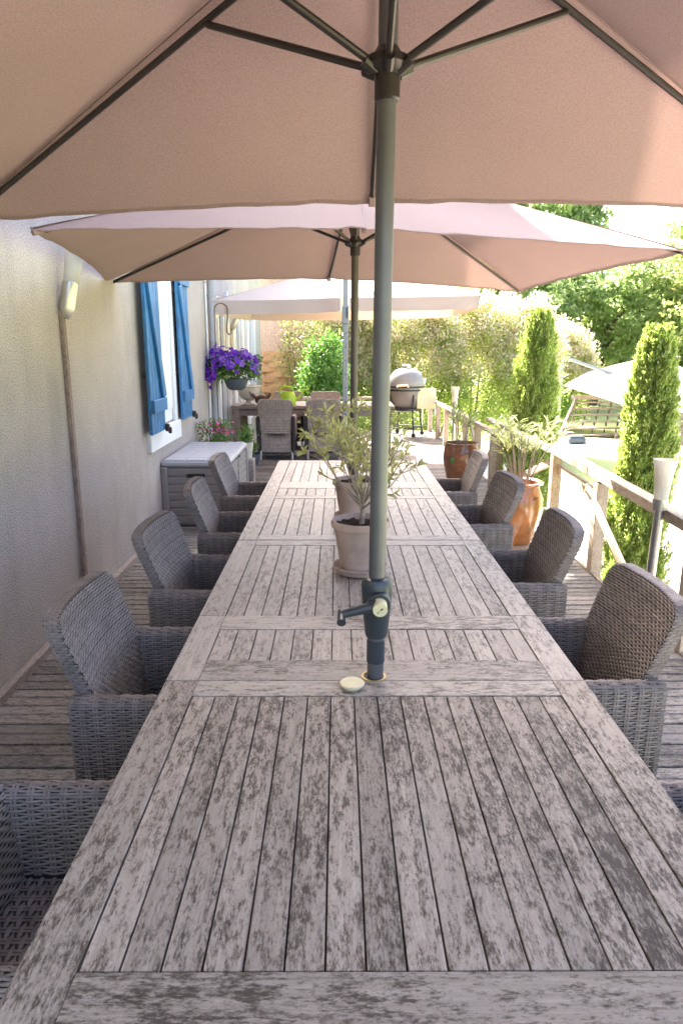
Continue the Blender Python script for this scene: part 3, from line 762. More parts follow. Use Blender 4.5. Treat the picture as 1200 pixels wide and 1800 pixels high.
# ------------------------------------------------------------------ garden torches
def torch(loc, h, label, tilt=(0, 0), tube_h=None, parent_batten=None):
    t = thing('garden_torch', loc, label, 'torch', 'white glass garden torches')
    Mx = Matrix.Rotation(R(tilt[0]), 4, 'Y') @ Matrix.Rotation(R(tilt[1]), 4, 'X')
    if tube_h: MB().lathe([(.027, .001), (.027, tube_h)], 20, Mx).obj('tube', MT['steel'], t)
    z = tube_h or 0
    MB().lathe([(.027, z - .01), (.043, z - .004), (.043, z + .06), (.038, z + .062)], 24, Mx).obj('socket', MT['steel'], t)
    MB().lathe([(.040, z + .055), (.0425, z + .10), (.047, z + .17), (.057, z + .24), (.068, z + .29), (.064, z + .29), (.052, z + .24), (.043, z + .17), (.037, z + .10)], 28, Mx, False).obj('glass_shade', MT['glass_lamp'], t)
    return t
torch((1.865, 3.92, .003), 1, 'white glass garden torch on a steel tube at the right edge beside the railing', (1.2, 0), .76)
torch((1.80, 10.75, .003), 1, 'white glass garden torch on a steel tube behind the brown glazed pot', (0, 0), .79)
torch((1.80, 14.9, GZ), 1, 'white glass garden torch half hidden behind the barbecue', (0, 0), 1.74)
def wall_torch(y, x, z0, z1, label, tilt):
    t = thing('wall_torch', (x, y, 0), label, 'torch', 'torches on battens along the house wall')
    beam('batten', (.014, 0, z0), (.014, 0, z1), .042, .026, MT['batten'], t, up=(1, 0, 0))
    Mx = Matrix.Translation((.04, 0, z1 - .03)) @ Matrix.Rotation(R(tilt[0]), 4, 'Y') @ Matrix.Rotation(R(tilt[1]), 4, 'X')
    MB().lathe([(.02, -.02), (.046, .04), (.048, .19), (.044, .195)], 24, Mx).obj('socket', MT['steel'], t)
    MB().lathe([(.044, .185), (.046, .25), (.052, .34), (.060, .40), (.056, .40), (.044, .25), (.04, .19)], 24, Mx, False).obj('glass_shade', MT['glass_lamp'], t)
wall_torch(4.28, WX, .05, 1.89, 'tilted white torch on a wooden batten against the rough wall', (10, -8))
wall_torch(9.35, WX - .06, .9, 1.95, 'tilted pale torch behind the iron crook near the downpipe', (24, -8))
wall_torch(11.55, WX - .10, .9, 1.98, 'tilted pale torch on the cream wall above the purple flowers', (26, -8))

# ------------------------------------------------------------------ railing
rl = thing('deck_railing', (1.87, 0, 0), 'low tan wooden railing along the far right deck edge with diagonal braces', 'railing')
tp = .70
for k, (a, b) in enumerate(((8.15, 11.1), (11.1, 14.15))):
    beam('top_rail', (.0, a, tp - .02), (.0, b, tp - .045 * k - .02), .075, .045, MT['rail'], rl)
py = [8.25, 9.2, 10.1, 11.0, 11.95, 12.95, 14.05]
for k, yv in enumerate(py):
    beam('post', (.0, yv, -.35), (.0, yv, tp - .05), .08, .08, MT['rail'], rl, up=(0, 1, 0))
for k in range(0, 6):
    a, b = py[k], py[k + 1]
    if k % 2: beam('brace', (.055, a, .06), (.055, b, tp - .07), .07, .028, MT['rail'], rl, up=(1, 0, 0))
    else: beam('brace', (.055, a, tp - .07), (.055, b, .06), .07, .028, MT['rail'], rl, up=(1, 0, 0))
r2 = thing('deck_railing', (1.96, 0, 0), 'pale wooden railing behind the tall orange jar and right-hand chairs', 'railing')
beam('top_rail', (0, 9.0, .765), (0, 6.15, .765), .07, .05, MT['rail'], r2)
beam('top_rail', (.0, 6.28, .79), (.0, 3.2, .705), .095, .065, MT['rail'], r2)
beam('lower_rail', (.02, 6.2, .62), (.02, 5.0, .58), .03, .09, MT['rail'], r2)
for yv, z in ((8.3, .73), (6.12, .75), (5.03, .70), (3.62, .66)): beam('post', (.0, yv, -.5), (.0, yv, z), .085, .085, MT['rail'], r2, up=(0, 1, 0))
beam('brace', (-.045, 5.2, .64), (-.045, 4.2, .14), .06, .03, MT['rail'], r2, up=(1, 0, 0))
beam('brace', (.05, 6.2, .70), (.05, 8.2, .05), .07, .03, MT['rail'], r2, up=(1, 0, 0))
r3 = thing('stair_railing', (2.05, 3.6, 0), 'dark weathered railing turning away to the right beside the torch', 'railing')
beam('top_rail', (-.06, .0, .60), (1.6, .0, .60), .08, .085, MT['oldwood'], r3)
beam('post', (.05, .06, -.5), (.05, .06, .55), .09, .09, MT['rail'], r3, up=(0, 1, 0))
beam('post', (1.5, .06, -1), (1.5, .06, .55), .09, .09, MT['rail'], r3, up=(0, 1, 0))
r4 = thing('end_railing', (0, DEND + .02, 0), 'wooden railing closing the far end of the deck behind the barbecue', 'railing')
beam('top_rail', (-1.0, 0, .66), (1.82, 0, .66), .07, .05, MT['rail'], r4)
for x in (-.95, 0, .9): beam('post', (x, 0, -.4), (x, 0, .63), .08, .08, MT['rail'], r4, up=(0, 1, 0))

# ------------------------------------------------------------------ barbecue
bq = thing('kamado_barbecue', (1.30, 13.35, .003), 'egg-shaped grey ceramic barbecue on a wheeled stand with a folding side shelf', 'barbecue')
MB().lathe([(.335, .93), (.345, .96), (.335, 1.06), (.30, 1.15), (.23, 1.23), (.13, 1.275), (.06, 1.285)], 32).obj('lid', MT['kamado'], bq)
MB().lathe([(.06, 1.28), (.085, 1.285), (.085, 1.335), (.07, 1.35), (.03, 1.355)], 20).obj('chimney_cap', MT['steel'], bq)
MB().lathe([(.13, .46), (.20, .49), (.28, .62), (.325, .78), (.335, .87)], 32).obj('bowl', MT['kamado2'], bq)
for z0, z1 in ((.865, .895), (.925, .955)): MB().lathe([(.337, z0), (.353, z0), (.353, z1), (.337, z1)], 32).obj('band', MT['black'], bq)
MB().lathe([(.332, .895), (.338, .895), (.338, .925), (.332, .925)], 32).obj('gasket', MT['kamado'], bq)
MB().tube([(-.20, -.36, .95), (-.2, -.43, .97), (-.02, -.45, .98), (.0, -.38, .95)], .018, 10).obj('handle', MT['shelf'], bq)
MB().box((.33, -.27, .73), (.36, .03, .38), .006, Matrix.Rotation(R(8), 4, 'Z')).obj('side_shelf', MT['shelf'], bq)
MB().box((-.43, -.1, .78), (.03, .36, .30), .006).obj('side_shelf', MT['fencewood'], bq)
for a in (20, 110, 200, 290):
    ca, sa = math.cos(R(a)), math.sin(R(a))
    lg = MB().tube([(ca * .33, sa * .33, .80), (ca * .30, sa * .30, .45), (ca * .36, sa * .36, .10)], .016, 8).obj('leg', MT['black'], bq)
    MB().tube([(ca * .36, sa * .36 - .012, .042), (ca * .36, sa * .36 + .012, .042)], .04, 14).box((ca * .36, sa * .36, .085), (.03, .035, .05)).obj('wheel', MT['black'], lg)
for a in (20, 110, 200, 290):
    b = a + 90; MB().tube([(math.cos(R(a)) * .34, math.sin(R(a)) * .34, .17), (math.cos(R(b)) * .34, math.sin(R(b)) * .34, .17)], .012, 8).obj('crossbar', MT['black'], bq)
MB().lathe([(.30, .50), (.315, .50), (.315, .54), (.30, .54)], 24).obj('support_ring', MT['black'], bq)

# ------------------------------------------------------------------ plants in pots
def single_leaf(L, W, mat, name='leaf', bend=.15):
    vs = []; fs = []; n = 5
    prof = [0.12, .75, 1.0, .72, .04]
    for k in range(n):
        x = L * k / (n - 1); z = -bend * L * (k / (n - 1)) ** 2; h = W / 2 * prof[k]
        vs += [(x, -h, z + h * .25), (x, 0, z), (x, h, z + h * .25)]
    for k in range(n - 1):
        for q in (0, 1): fs.append((3 * k + q, 3 * k + q + 1, 3 * k + q + 4, 3 * k + q + 3))
    return MB().add(vs, fs).mesh(name, mat, 0, False)
def place_leaf(me, p, d, parent, s=1.0, nm='leaf'):
    o = link(nm, me, parent, p); x = Vector(d).normalized()
    z = Vector((random.gauss(0, .5), random.gauss(0, .5), 1)); z = (z - x * z.dot(x)).normalized(); y = z.cross(x)
    o.rotation_euler = Matrix(((x.x, y.x, z.x), (x.y, y.y, z.y), (x.z, y.z, z.z))).to_euler(); o.scale = (s, s, s); return o
def flower_pot(t, r, h, mat, n=36):
    MB().lathe([(r * .66, .0), (r * .70, .004), (r * .90, h * .80), (r * .93, h * .84), (r * 1.0, h * .86), (r * 1.02, h * .93), (r * .99, h), (r * .93, h), (r * .90, h * .93), (r * .86, h * .85)], n, Matrix.Translation((0, 0, .022)), False).obj('pot', mat, t)
    MB().lathe([(r * .78, .002), (r * .86, .004), (r * .97, .030), (r * .93, .034), (r * .84, .012), (.001, .012)], n, None, False).obj('saucer', mat, t)
    MB().grid(lambda u, v: ((v * r * .9) * math.cos(u * 2 * math.pi), (v * r * .9) * math.sin(u * 2 * math.pi), .022 + h * .89 + .012 * math.sin(u * 40 + v * 9) * v * (1 - v) * 2 + .006 * math.sin(u * 90)), 48, 8).obj('soil', MT['soil'], t)
    for _ in range(14):
        a = random.uniform(0, 6.28); q = r * .8 * math.sqrt(random.random()); s = random.uniform(.004, .009)
    return .022 + h * .89
def branchy(t, z0, height, spread, nb, mat, leafme, nleaf, joined=None, rad=.011, lo=.22, fine=0):
    """short trunk that forks into bare twigs with leaves towards their ends"""
    tips = []
    mb = MB(); tr = Vector((0, 0, z0)); top = Vector((.006, .0, z0 + height * lo))
    mb.tube([tr - Vector((0, 0, .02)), tr.lerp(top, .5) + Vector((.006, 0, 0)), top], [rad * 1.25, rad, rad * .8], 10)
    mb.obj('trunk', MT['bark'], t)
    tw = MB()
    for k in range(nb):
        a = 2 * math.pi * (k + random.random() * .7) / nb; el = random.uniform(.25, 1.25)
        d = Vector((math.cos(a) * math.cos(el) * spread, math.sin(a) * math.cos(el) * spread, math.sin(el) * height * .78))
        st = tr.lerp(top, random.uniform(.55, 1)); mid = st + d * .5 + Vector((0, 0, -.02 * math.cos(el))); end = st + d * random.uniform(.75, 1.08) + Vector((0, 0, .03))
        tw.tube([st, st.lerp(mid, .5), mid, end], [rad * .45, rad * .36, rad * .26, rad * .12], 6); tips.append((mid, end))
        for _ in range(3):
            f = random.uniform(.2, .9); s2 = mid.lerp(end, f) if random.random() < .7 else st.lerp(mid, random.uniform(.4, 1))
            e2 = s2 + Vector((random.gauss(0, .5), random.gauss(0, .5), random.uniform(.2, 1))).normalized() * random.uniform(.25, .42) * height * .5
            tw.tube([s2, s2.lerp(e2, .5) + Vector((0, 0, -.004)), e2], [rad * .25, rad * .18, rad * .09], 5); tips.append((s2, e2))
    tw.obj('branches', MT['bark'], t, 35, False)
    spots = []
    for k in range(nleaf):
        a, b = tips[k % len(tips)]; f = 1 - abs(random.gauss(0, .32)); f = max(.05, min(1, f))
        p = a.lerp(b, f); ax = (b - a).normalized()
        d = ax * random.uniform(.3, .9) + Vector((random.gauss(0, .6), random.gauss(0, .6), random.gauss(.1, .45)))
        spots.append((p, d.normalized()))
    if joined:
        P = np.array([p for p, d in spots]); D = np.array([d for p, d in spots]); n = len(P)
        tag(link('leaves', leaf_mesh('leaves', P, D, rdir(n, .8), RNG.uniform(.7, 1.1, n) * joined[0], joined[1], mat), t), kind='stuff')
    else:
        for p, d in spots: place_leaf(leafme, p, d, t, random.uniform(.6, 1.1))
        if fine:
            ii = [random.randrange(len(tips)) for _ in range(fine)]
            P = np.array([tips[i][0].lerp(tips[i][1], 1 - abs(random.gauss(0, .35))) for i in ii]); D = np.array([(tips[i][1] - tips[i][0]).normalized() for i in ii]) + rdir(fine) * .9
            tag(link('small_leaves', leaf_mesh('small_leaves', P, D, rdir(fine, .8), RNG.uniform(.022, .042, fine), .010, mat), t), kind='stuff')
ol = single_leaf(.054, .0155, MT['olive'])
t = thing('potted_olive', (.095, 2.80, .752), 'small olive tree in a pale terracotta pot with saucer behind the crank pole', 'potted plant', 'potted olives on the long tables')
z = flower_pot(t, .122, .205, MT['terracotta']); random.seed(21)
branchy(t, z, .47, .30, 16, MT['olive'], ol, 298, fine=420)
t = thing('potted_olive', (.095, 3.70, .752), 'farther potted olive on the second table, mostly hidden behind the first', 'potted plant', 'potted olives on the long tables')
z = flower_pot(t, .122, .205, MT['terracotta']); random.seed(5)
branchy(t, z, .52, .30, 14, MT['olive'], None, 620, (.05, .013))

def jar(loc, prof, mat, label, foot=None, rimz=None):
    t = thing('glazed_jar', loc, label, 'pot')
    MB().lathe(prof, 40, None, False).obj('jar', mat, t)
    if foot: MB().lathe(foot, 40, None, True).obj('foot', MT['glazefoot'], t)
    return t
j1 = jar((1.55, 8.62, .003), [(.155, .0), (.165, .02), (.20, .16), (.222, .30), (.222, .38), (.205, .46), (.198, .485), (.215, .495), (.212, .51), (.19, .51), (.185, .47), (.0, .46)], MT['glaze1'], 'squat brown glazed pot with a rope relief standing by the railing')
for a in range(-100, 60, 8):
    pass
MB().tube([(.215 * math.cos(R(a)), .215 * math.sin(R(a)), .40 + .022 * math.cos(R((a + 60) * 4))) for a in range(-105, -20, 5)], .012, 8).obj('rope_relief', MT['glaze1'], j1)
MB().lathe([(.001, 0), (.032, 0), (.036, .006), (.03, .010), (.001, .012)], 14, Matrix.Translation((-.135, -.172, .31)) @ Matrix.Rotation(R(90), 4, 'X') @ Matrix.Rotation(R(-38), 4, 'Y')).obj('medallion', MT['shrub'], j1)
MB().grid(lambda u, v: (v * .185 * math.cos(u * 6.283), v * .185 * math.sin(u * 6.283), .475 + .01 * math.sin(u * 50)), 30, 4).obj('soil', MT['soil'], j1)
j2 = jar((1.535, 5.72, .003), [(.115, .035), (.13, .06), (.175, .18), (.205, .34), (.20, .44), (.17, .52), (.165, .545), (.195, .56), (.198, .575), (.175, .582), (.15, .57), (.15, .52), (.0, .51)], MT['glaze2'], 'tall orange glazed jar with a flared lip behind the right-hand chairs', [(.15, .0), (.152, .02), (.118, .04)])
for a in (-110, -60): MB().tube([(.197 * math.cos(R(a - 8)), .197 * math.sin(R(a - 8)), .45), (.21 * math.cos(R(a)), .21 * math.sin(R(a)), .462), (.197 * math.cos(R(a + 8)), .197 * math.sin(R(a + 8)), .45)], [.006, .014, .006], 8).obj('lug', MT['glaze2'], j2)
def oleander(loc, label, h, spread, ns, nl, seed, single):
    random.seed(seed); t = thing('oleander', loc, label, 'plant', 'oleanders in glazed jars')
    le = single_leaf(.135, .019, MT['oleander'], bend=.25); st = MB(); spots = []
    for k in range(ns):
        a = 2 * math.pi * k / ns + random.random(); ln = random.uniform(.75, 1.05); sp = spread * random.uniform(.4, 1)
        p0 = Vector((math.cos(a) * .04, math.sin(a) * .04, 0)); p2 = Vector((math.cos(a) * sp, math.sin(a) * sp, h * ln)); p1 = p0.lerp(p2, .5) + Vector((0, 0, .06))
        st.tube([p0 - Vector((0, 0, .03)), p0.lerp(p1, .5), p1, p2], [.0065, .0055, .0045, .002], 7)
        for q in range(nl):
            f = 1 - (q / nl) * .55; p = p1.lerp(p2, f * 2 - 1) if f > .5 else p0.lerp(p1, f * 2)
            b = random.uniform(0, 6.28); d = (p2 - p1).normalized() * random.uniform(.45, 1.0) + Vector((math.cos(b), math.sin(b), random.uniform(-.2, .4))) * .75
            spots.append((p, d))
    st.obj('stems', MT['bark'], t, 35, False)
    if single:
        for p, d in spots: place_leaf(le, p, d, t, random.uniform(.55, 1.1))
    else:
        P = np.array([p for p, d in spots]); D = np.array([d for p, d in spots]); n = len(P)
        tag(link('leaves', leaf_mesh('leaves', P, D, rdir(n, .8), RNG.uniform(.09, .17, n), .022, MT['oleander']), t), kind='stuff')
oleander((1.535, 5.72, .515), 'bushy pale green oleander growing from the tall orange jar', .60, .36, 15, 19, 3, True)
oleander((1.55, 8.62, .475), 'sparse oleander growing from the squat brown glazed pot', .42, .20, 8, 12, 4, False)

# ------------------------------------------------------------------ corner by the house: crook, petunias, flowers
hk = thing('shepherd_crook', (-1.50, 8.98, 0), 'tall rusty iron shepherd crook beside the downpipe holding the petunia basket', 'hook')
pts = [(-.05, 0, .003), (-.05, 0, 1.0), (-.05, 0, 2.0)] + [(-.05 + .085 - .085 * math.cos(a), 0, 2.12 + .085 * math.sin(a)) for a in np.linspace(.2, math.pi, 9)] + [(.115, 0, 2.02), (.10, 0, 1.92), (.10, 0, 1.86), (.125, 0, 1.825), (.155, 0, 1.84), (.16, 0, 1.90)]
MB().tube(pts, .010, 8).obj('rod', MT['batten'], hk)
bk = thing('petunia_basket', (-1.36, 8.95, 1.14), 'hanging basket overflowing with violet purple petunias', 'flowers')
MB().lathe([(.08, 0), (.12, .03), (.155, .13), (.16, .14), (.15, .14), (.1, .05)], 24, Matrix.Translation((.06, 0, 0)), True).obj('basket', MT['basket'], bk)
for a in (0, 120, 240): MB().tube([(.06 + .15 * math.cos(R(a)), .15 * math.sin(R(a)), .14), (.0, 0, .69)], .002, 5).obj('hanger_wire', MT['steel'], bk)
cen = []; random.seed(11)
for k in range(90):
    a = random.uniform(0, 6.28); rr = random.uniform(.2, 1) ** .6
    cen.append((.02 + .33 * rr * math.cos(a), .22 * rr * math.sin(a), .29 + random.uniform(-.17, .15) * (1 - rr * .4)))
cen = np.array(cen); P, off = clumps(cen, np.full(len(cen), .07), 22); n = len(P)
tag(link('foliage', leaf_mesh('foliage', P, rdir(n) + off * 1.2, rdir(n, .5), RNG.uniform(.03, .05, n), .026, MT['herb']), bk), kind='stuff')
def flower_mesh(name, r, mat, lobes=5):
    vs = [(0, 0, -.25 * r)]; n = lobes * 4
    for k in range(n):
        a = 2 * math.pi * k / n; q = r * (.84 + .16 * math.cos(lobes * a)); vs.append((q * .45 * math.cos(a), q * .45 * math.sin(a), .02 * r))
    for k in range(n):
        a = 2 * math.pi * k / n; q = r * (.86 + .14 * math.cos(lobes * a)); vs.append((q * math.cos(a), q * math.sin(a), .12 * r + .1 * r * math.cos(lobes * a + 1)))
    fs = [(0, 1 + k, 1 + (k + 1) % n) for k in range(n)] + [(1 + k, 1 + n + k, 1 + n + (k + 1) % n, 1 + (k + 1) % n) for k in range(n)]
    return MB().add(vs, fs).mesh(name, mat, 0, False)
MT['petunia2'] = leafmat('petunia_petal_pale', (.22, .08, .50), (.34, .16, .62), .35, .5, (.55, .40, .75))
fms = [flower_mesh('flower', .045, MT['petunia']), flower_mesh('flower', .042, MT['petunia2']), flower_mesh('flower', .034, MT['petunia'])]
random.seed(12)
for k in range(290):
    a = random.uniform(0, 6.28); e = random.uniform(-.35, 1.2); x = math.cos(a) * math.cos(e); yv = math.sin(a) * math.cos(e); zv = math.sin(e)
    if zv < .16 and x > -.45 and yv < .3: continue
    p = Vector((.0 + .37 * x, .28 * yv, .25 + .25 * zv + .03 * random.gauss(0, 1)))
    if x < -.5 and random.random() < .5: p.z -= random.uniform(.05, .20)
    o = link('flower', fms[random.choice((0, 0, 1, 2))], bk, p)
    o.rotation_euler = Vector((x + random.gauss(0, .3), yv + random.gauss(0, .3) - .25, zv + .2)).to_track_quat('Z', 'Y').to_euler(); s = random.uniform(.75, 1.1); o.scale = (s, s, s)

def flower_trough(loc, label, w_, mats, npk, nleaf, potmat, potw, poth, seed, h=.22, cat='flowers'):
    random.seed(seed); t = thing('flower_pot', loc, label, cat)
    MB().lathe([(potw * .7, 0), (potw * .95, poth), (potw, poth), (potw * .9, poth * .98), (potw * .6, .02)], 24, None, True).obj('pot', potmat, t)
    c = np.array([(random.gauss(0, w_ * .45), random.gauss(0, w_ * .35), poth + random.uniform(0, h)) for _ in range(26)])
    P, off = clumps(c, np.full(len(c), .06), nleaf // 26); n = len(P)
    tag(link('foliage', leaf_mesh('foliage', P, rdir(n, .5) + off, rdir(n, .5), RNG.uniform(.02, .045, n), .016, MT['herb']), t), kind='stuff')
    for k in range(npk):
        p = (random.gauss(0, w_ * .5), random.gauss(-.04, w_ * .35), poth + h * random.uniform(.45, 1.15))
        o = link('flower', mats[k % len(mats)], t, p); o.rotation_euler = (random.uniform(.2, 1.1), random.uniform(-.5, .5), random.uniform(0, 6)); s = random.uniform(.7, 1.1); o.scale = (s, s, s)
    return t
MT['red'] = leafmat('red_petal', (.5, .02, .06), (.62, .05, .12), .35, .5, (.7, .2, .3))
pf = [flower_mesh('flower', .026, MT['pink']), flower_mesh('flower', .026, MT['pink']), flower_mesh('flower', .024, MT['red'])]
flower_trough((-1.42, 8.12, .34), 'pots of pink and red flowers behind the storage box', .24, pf, 46, 1200, MT['urn'], .16, .24, 31)
tb = MB().box((-1.42, 8.12, .17), (.36, .36, .33), .01).obj('plant_stand', MT['oldwood']); tag(tb, 'low wooden stand under the pink flowers behind the storage box', 'stand')
flower_trough((-1.10, 8.18, .38), 'small leafy green plant in a white pot at the corner of the storage box', .09, pf, 0, 500, MT['urn'], .10, .20, 32, .12, 'potted plant')
tb = MB().box((-1.10, 8.18, .19), (.2, .2, .37), .01).obj('plant_stand', MT['oldwood']); tag(tb, 'small wooden block under the white flower pot', 'stand')
flower_trough((-1.27, 9.95, .003), 'dark bowl of small green plants on the deck by the far table leg', .13, pf, 0, 700, MT['basket'], .15, .17, 33, .17, 'potted plant')

# far table and what stands on it
ft = thing('rustic_table', (-.55, 11.2, 0), 'old thick plank table at the far end of the deck', 'table')
for k in range(5): beam('plank', (-1.10, -.40 + .2 * k, .765), (1.42, -.40 + .2 * k, .765), .194, .045, MT['oldwood'], ft)
for sy in (-1, 1): beam('apron', (-1.04, sy * .44, .685), (1.34, sy * .44, .685), .035, .10, MT['oldwood'], ft)
for x in (-1.02, 1.32):
    for sy in (-1, 1): beam('leg', (x, sy * .42, .003), (x, sy * .42, .74), .11, .11, MT['oldwood'], ft, up=(0, 1, 0))
ur = thing('garden_urn', (-1.40, 10.95, .79), 'cream footed urn standing on the far table under the petunia basket', 'urn')
MB().lathe([(.10, 0), (.105, .015), (.05, .04), (.045, .06), (.12, .10), (.165, .19), (.18, .27), (.20, .275), (.205, .295), (.18, .30), (.16, .26)], 30, None, True).obj('bowl', MT['urn'], ur)
wc = thing('watering_can', (-.78, 10.95, .79), 'lime green plastic watering can standing on the far table', 'watering can')
MB().lathe([(.115, 0), (.12, .01), (.115, .12), (.095, .20), (.09, .205), (.085, .19), (.1, .05)], 26, None, True).obj('body', MT['lime'], wc)
MB().tube([(.10, 0, .06), (.18, 0, .13), (.24, 0, .22), (.33, 0, .25)], [.024, .02, .016, .018], 12).obj('spout', MT['lime'], wc)
MB().tube([(-.10, 0, .10)] + [(-.03 + .11 * math.cos(a), 0, .20 + .085 * math.sin(a)) for a in np.linspace(math.pi, .2, 9)], .013, 10).obj('handle', MT['lime'], wc)
hn = thing('metal_hen', (-1.18, 10.80, .79), 'small rusty brown metal ornament on the far table beside the urn', 'ornament')
MB().lathe([(.005, -.11), (.05, -.09), (.075, -.02), (.07, .05), (.035, .10), (.005, .115)], 16, Matrix.Translation((0, 0, .085)) @ Matrix.Rotation(R(90), 4, 'Y')).obj('body', MT['rust'], hn)
MB().tube([(.08, 0, .11), (.12, 0, .16), (.125, 0, .185), (.15, 0, .18)], [.035, .024, .022, .006], 10).obj('head', MT['rust'], hn)
for k in (-1, 0, 1): MB().tube([(-.08, 0, .10), (-.14, k * .02, .16 + .015 * k), (-.19, k * .04, .20 - .02 * k)], [.02, .014, .004], 8).obj('tail_feather', MT['rust'], hn)
MB().tube([(-.02, -.03, .05), (-.02, -.03, .0)], .008, 6).tube([(.0, .03, .05), (.0, .03, .0)], .008, 6).obj('leg', MT['rust'], hn)
bg = MB().lathe([(.10, 0), (.13, .05), (.12, .2), (.08, .28), (.03, .30), (.06, .34)], 14, Matrix.Translation((-1.05, 10.85, .003)) @ Matrix.Diagonal((1, .8, 1, 1))).obj('sack', MT['bag'])
tag(bg, 'pale tied sack standing under the far table', 'sack')

# ------------------------------------------------------------------ back: neighbour wall, woven fence, hedge
nbw = thing('neighbour_building', (-3.4, 18.6, GZ), 'pinkish rendered building behind the woven fence', 'building')
MB().box((0, 1.6, 2.5), (5.2, 3.2, 5.0), .01).obj('wall', MT['wall3'], nbw)
MB().add([(-2.9, -.4, 5.0), (2.95, -.4, 5.0), (2.95, 3.6, 5.0), (-2.9, 3.6, 5.0), (-2.9, 1.6, 5.9), (2.95, 1.6, 5.9)], [(0, 1, 5, 4), (3, 2, 5, 4), (1, 2, 5), (0, 3, 4), (0, 1, 2, 3)]).obj('roof', MT['rooftile'], nbw, 0)
wf = thing('woven_fence', (-1.0, 17.6, 0), 'tan woven wooden fence panel between the house corner and the shrubs', 'fence')
for x in (-.85, -.28, .28, .85): beam('post', (x, .02, GZ), (x, .02, 1.5), .05, .05, MT['fencewood'], wf, up=(0, 1, 0))
for k in range(20):
    z = GZ + .1 + k * .127; ph = k % 2
    mb = MB(); nn = 24; vs = []
    for j in range(nn + 1):
        x = -.92 + 1.84 * j / nn; yv = (.035 if ph else -.035) * math.cos(math.pi * (x + .85) / .567)
        vs += [(x, yv - .004 - .02, z - .058), (x, yv - .004 - .02, z + .058), (x, yv + .004 - .02, z + .058), (x, yv + .004 - .02, z - .058)]
    fs = [(4 * j + q, 4 * j + (q + 1) % 4, 4 * j + 4 + (q + 1) % 4, 4 * j + 4 + q) for j in range(nn) for q in range(4)]
    mb.add(vs, fs).obj('slat', MT['fencewood'], wf)

def shrub(name, loc, label, size, nclump, per, leaf, mat, cat='shrub', group=None, extra=None, stems=5, lowz=0.0, clr=.3, fill=.35):
    """ellipsoid-ish leafy mass built from clumps, stems below"""
    t = thing(name, loc, label, cat, group); sx, sy, sz = size
    d = rdir(nclump, .15); rad = (fill + (1 - fill) * RNG.random(nclump) ** .5)[:, None]
    bumpy = 1 + .14 * np.sin(d[:, :1] * 7 + loc[0]) * np.cos(d[:, 2:] * 6)
    c = d * rad * bumpy * np.array([sx, sy, sz]); c[:, 2] += sz + lowz
    c[:, 2] = np.maximum(c[:, 2], .1)
    P, off = clumps(c, RNG.uniform(.6, 1.3, nclump) * clr, per); n = len(P)
    tag(link('crown', leaf_mesh('crown', P, rdir(n, .2) + off * .9, rdir(n, .6), RNG.uniform(.7, 1.3, n) * leaf, leaf * .5, mat), t), kind='stuff')
    if extra:
        c2 = c[c[:, 2] > sz * extra[1]]; P, off = clumps(c2 + np.array([0, 0, .12]), RNG.uniform(.6, 1.2, len(c2)) * clr, extra[2]); n = len(P)
        tag(link('new_growth', leaf_mesh('new_growth', P, rdir(n, .6) + off, rdir(n, .6), RNG.uniform(.7, 1.3, n) * leaf, leaf * .45, extra[0]), t), kind='stuff')
    mb = MB()
    for k in range(stems):
        a = random.uniform(0, 6.28); e = Vector((math.cos(a) * sx * .6, math.sin(a) * sy * .6, sz * random.uniform(1.0, 1.6) + lowz))
        mb.tube([(math.cos(a) * .08, math.sin(a) * .08, -.05), e * .5 + Vector((0, 0, .05)), e], [.035, .025, .008], 6)
    mb.obj('trunk', MT['bark2'], t, 35, False)
    return t
random.seed(8)
HG = 'shrubs of the tall hedge behind the deck'
labs = ['tall pinkish flowering hedge shrub right behind the barbecue', 'tall hedge shrub with pale new leaves behind the far torch', 'hedge shrub between the far torch and the nearer cypress', 'hedge shrub with pink tips showing right of the nearer cypress', 'hedge shrub behind the two thin parasol poles']
for k, (x, y, sx, sz) in enumerate([(1.9, 17.2, 1.5, 1.95), (3.4, 17.6, 1.4, 2.02), (4.75, 18.2, 1.1, 1.9), (7.5, 23.5, 1.2, 1.65), (.2, 17.4, 1.3, 1.85)]):
    shrub('hedge_shrub', (x, y, GZ), labs[k], (sx, .6, sz), 400, 44, .085, MT['hedge'], 'shrub', HG, (MT['hedgepink'], .92, 62), 6, 0, .27)
shrub('loose_shrub', (-.75, 16.4, GZ), 'loose airy yellow-green shrub in front of the pinkish building', (.75, .5, 1.75), 150, 42, .075, MT['loose'], 'shrub', None, None, 7, .1, .26)
shrub('glossy_shrub', (-.27, 14.9, GZ), 'rounded glossy bright green shrub left of the light grey mast', (.52, .5, 1.50), 200, 60, .085, MT['shrub'], 'shrub', None, None, 4, 0, .2)
shrub('low_shrub', (6.6, 22.6, GZ), 'dark green low bush under the white garden parasol', (1.2, .6, .62), 130, 55, .06, MT['shrub'], 'shrub', None, None, 4, 0, .22)
shrub('low_shrub', (11.5, 17.5, GZ), 'pale low bush right of the farther-right cypress', (1.6, .9, .5), 120, 50, .06, MT['loose'], 'shrub', None, None, 4, 0, .22)
shrub('under_deck_plant', (1.2, 15.4, GZ), 'low green plant seen between the barbecue legs', (1.3, .35, .72), 150, 55, .05, MT['hedge'], 'shrub', None, None, 4, 0, .18)

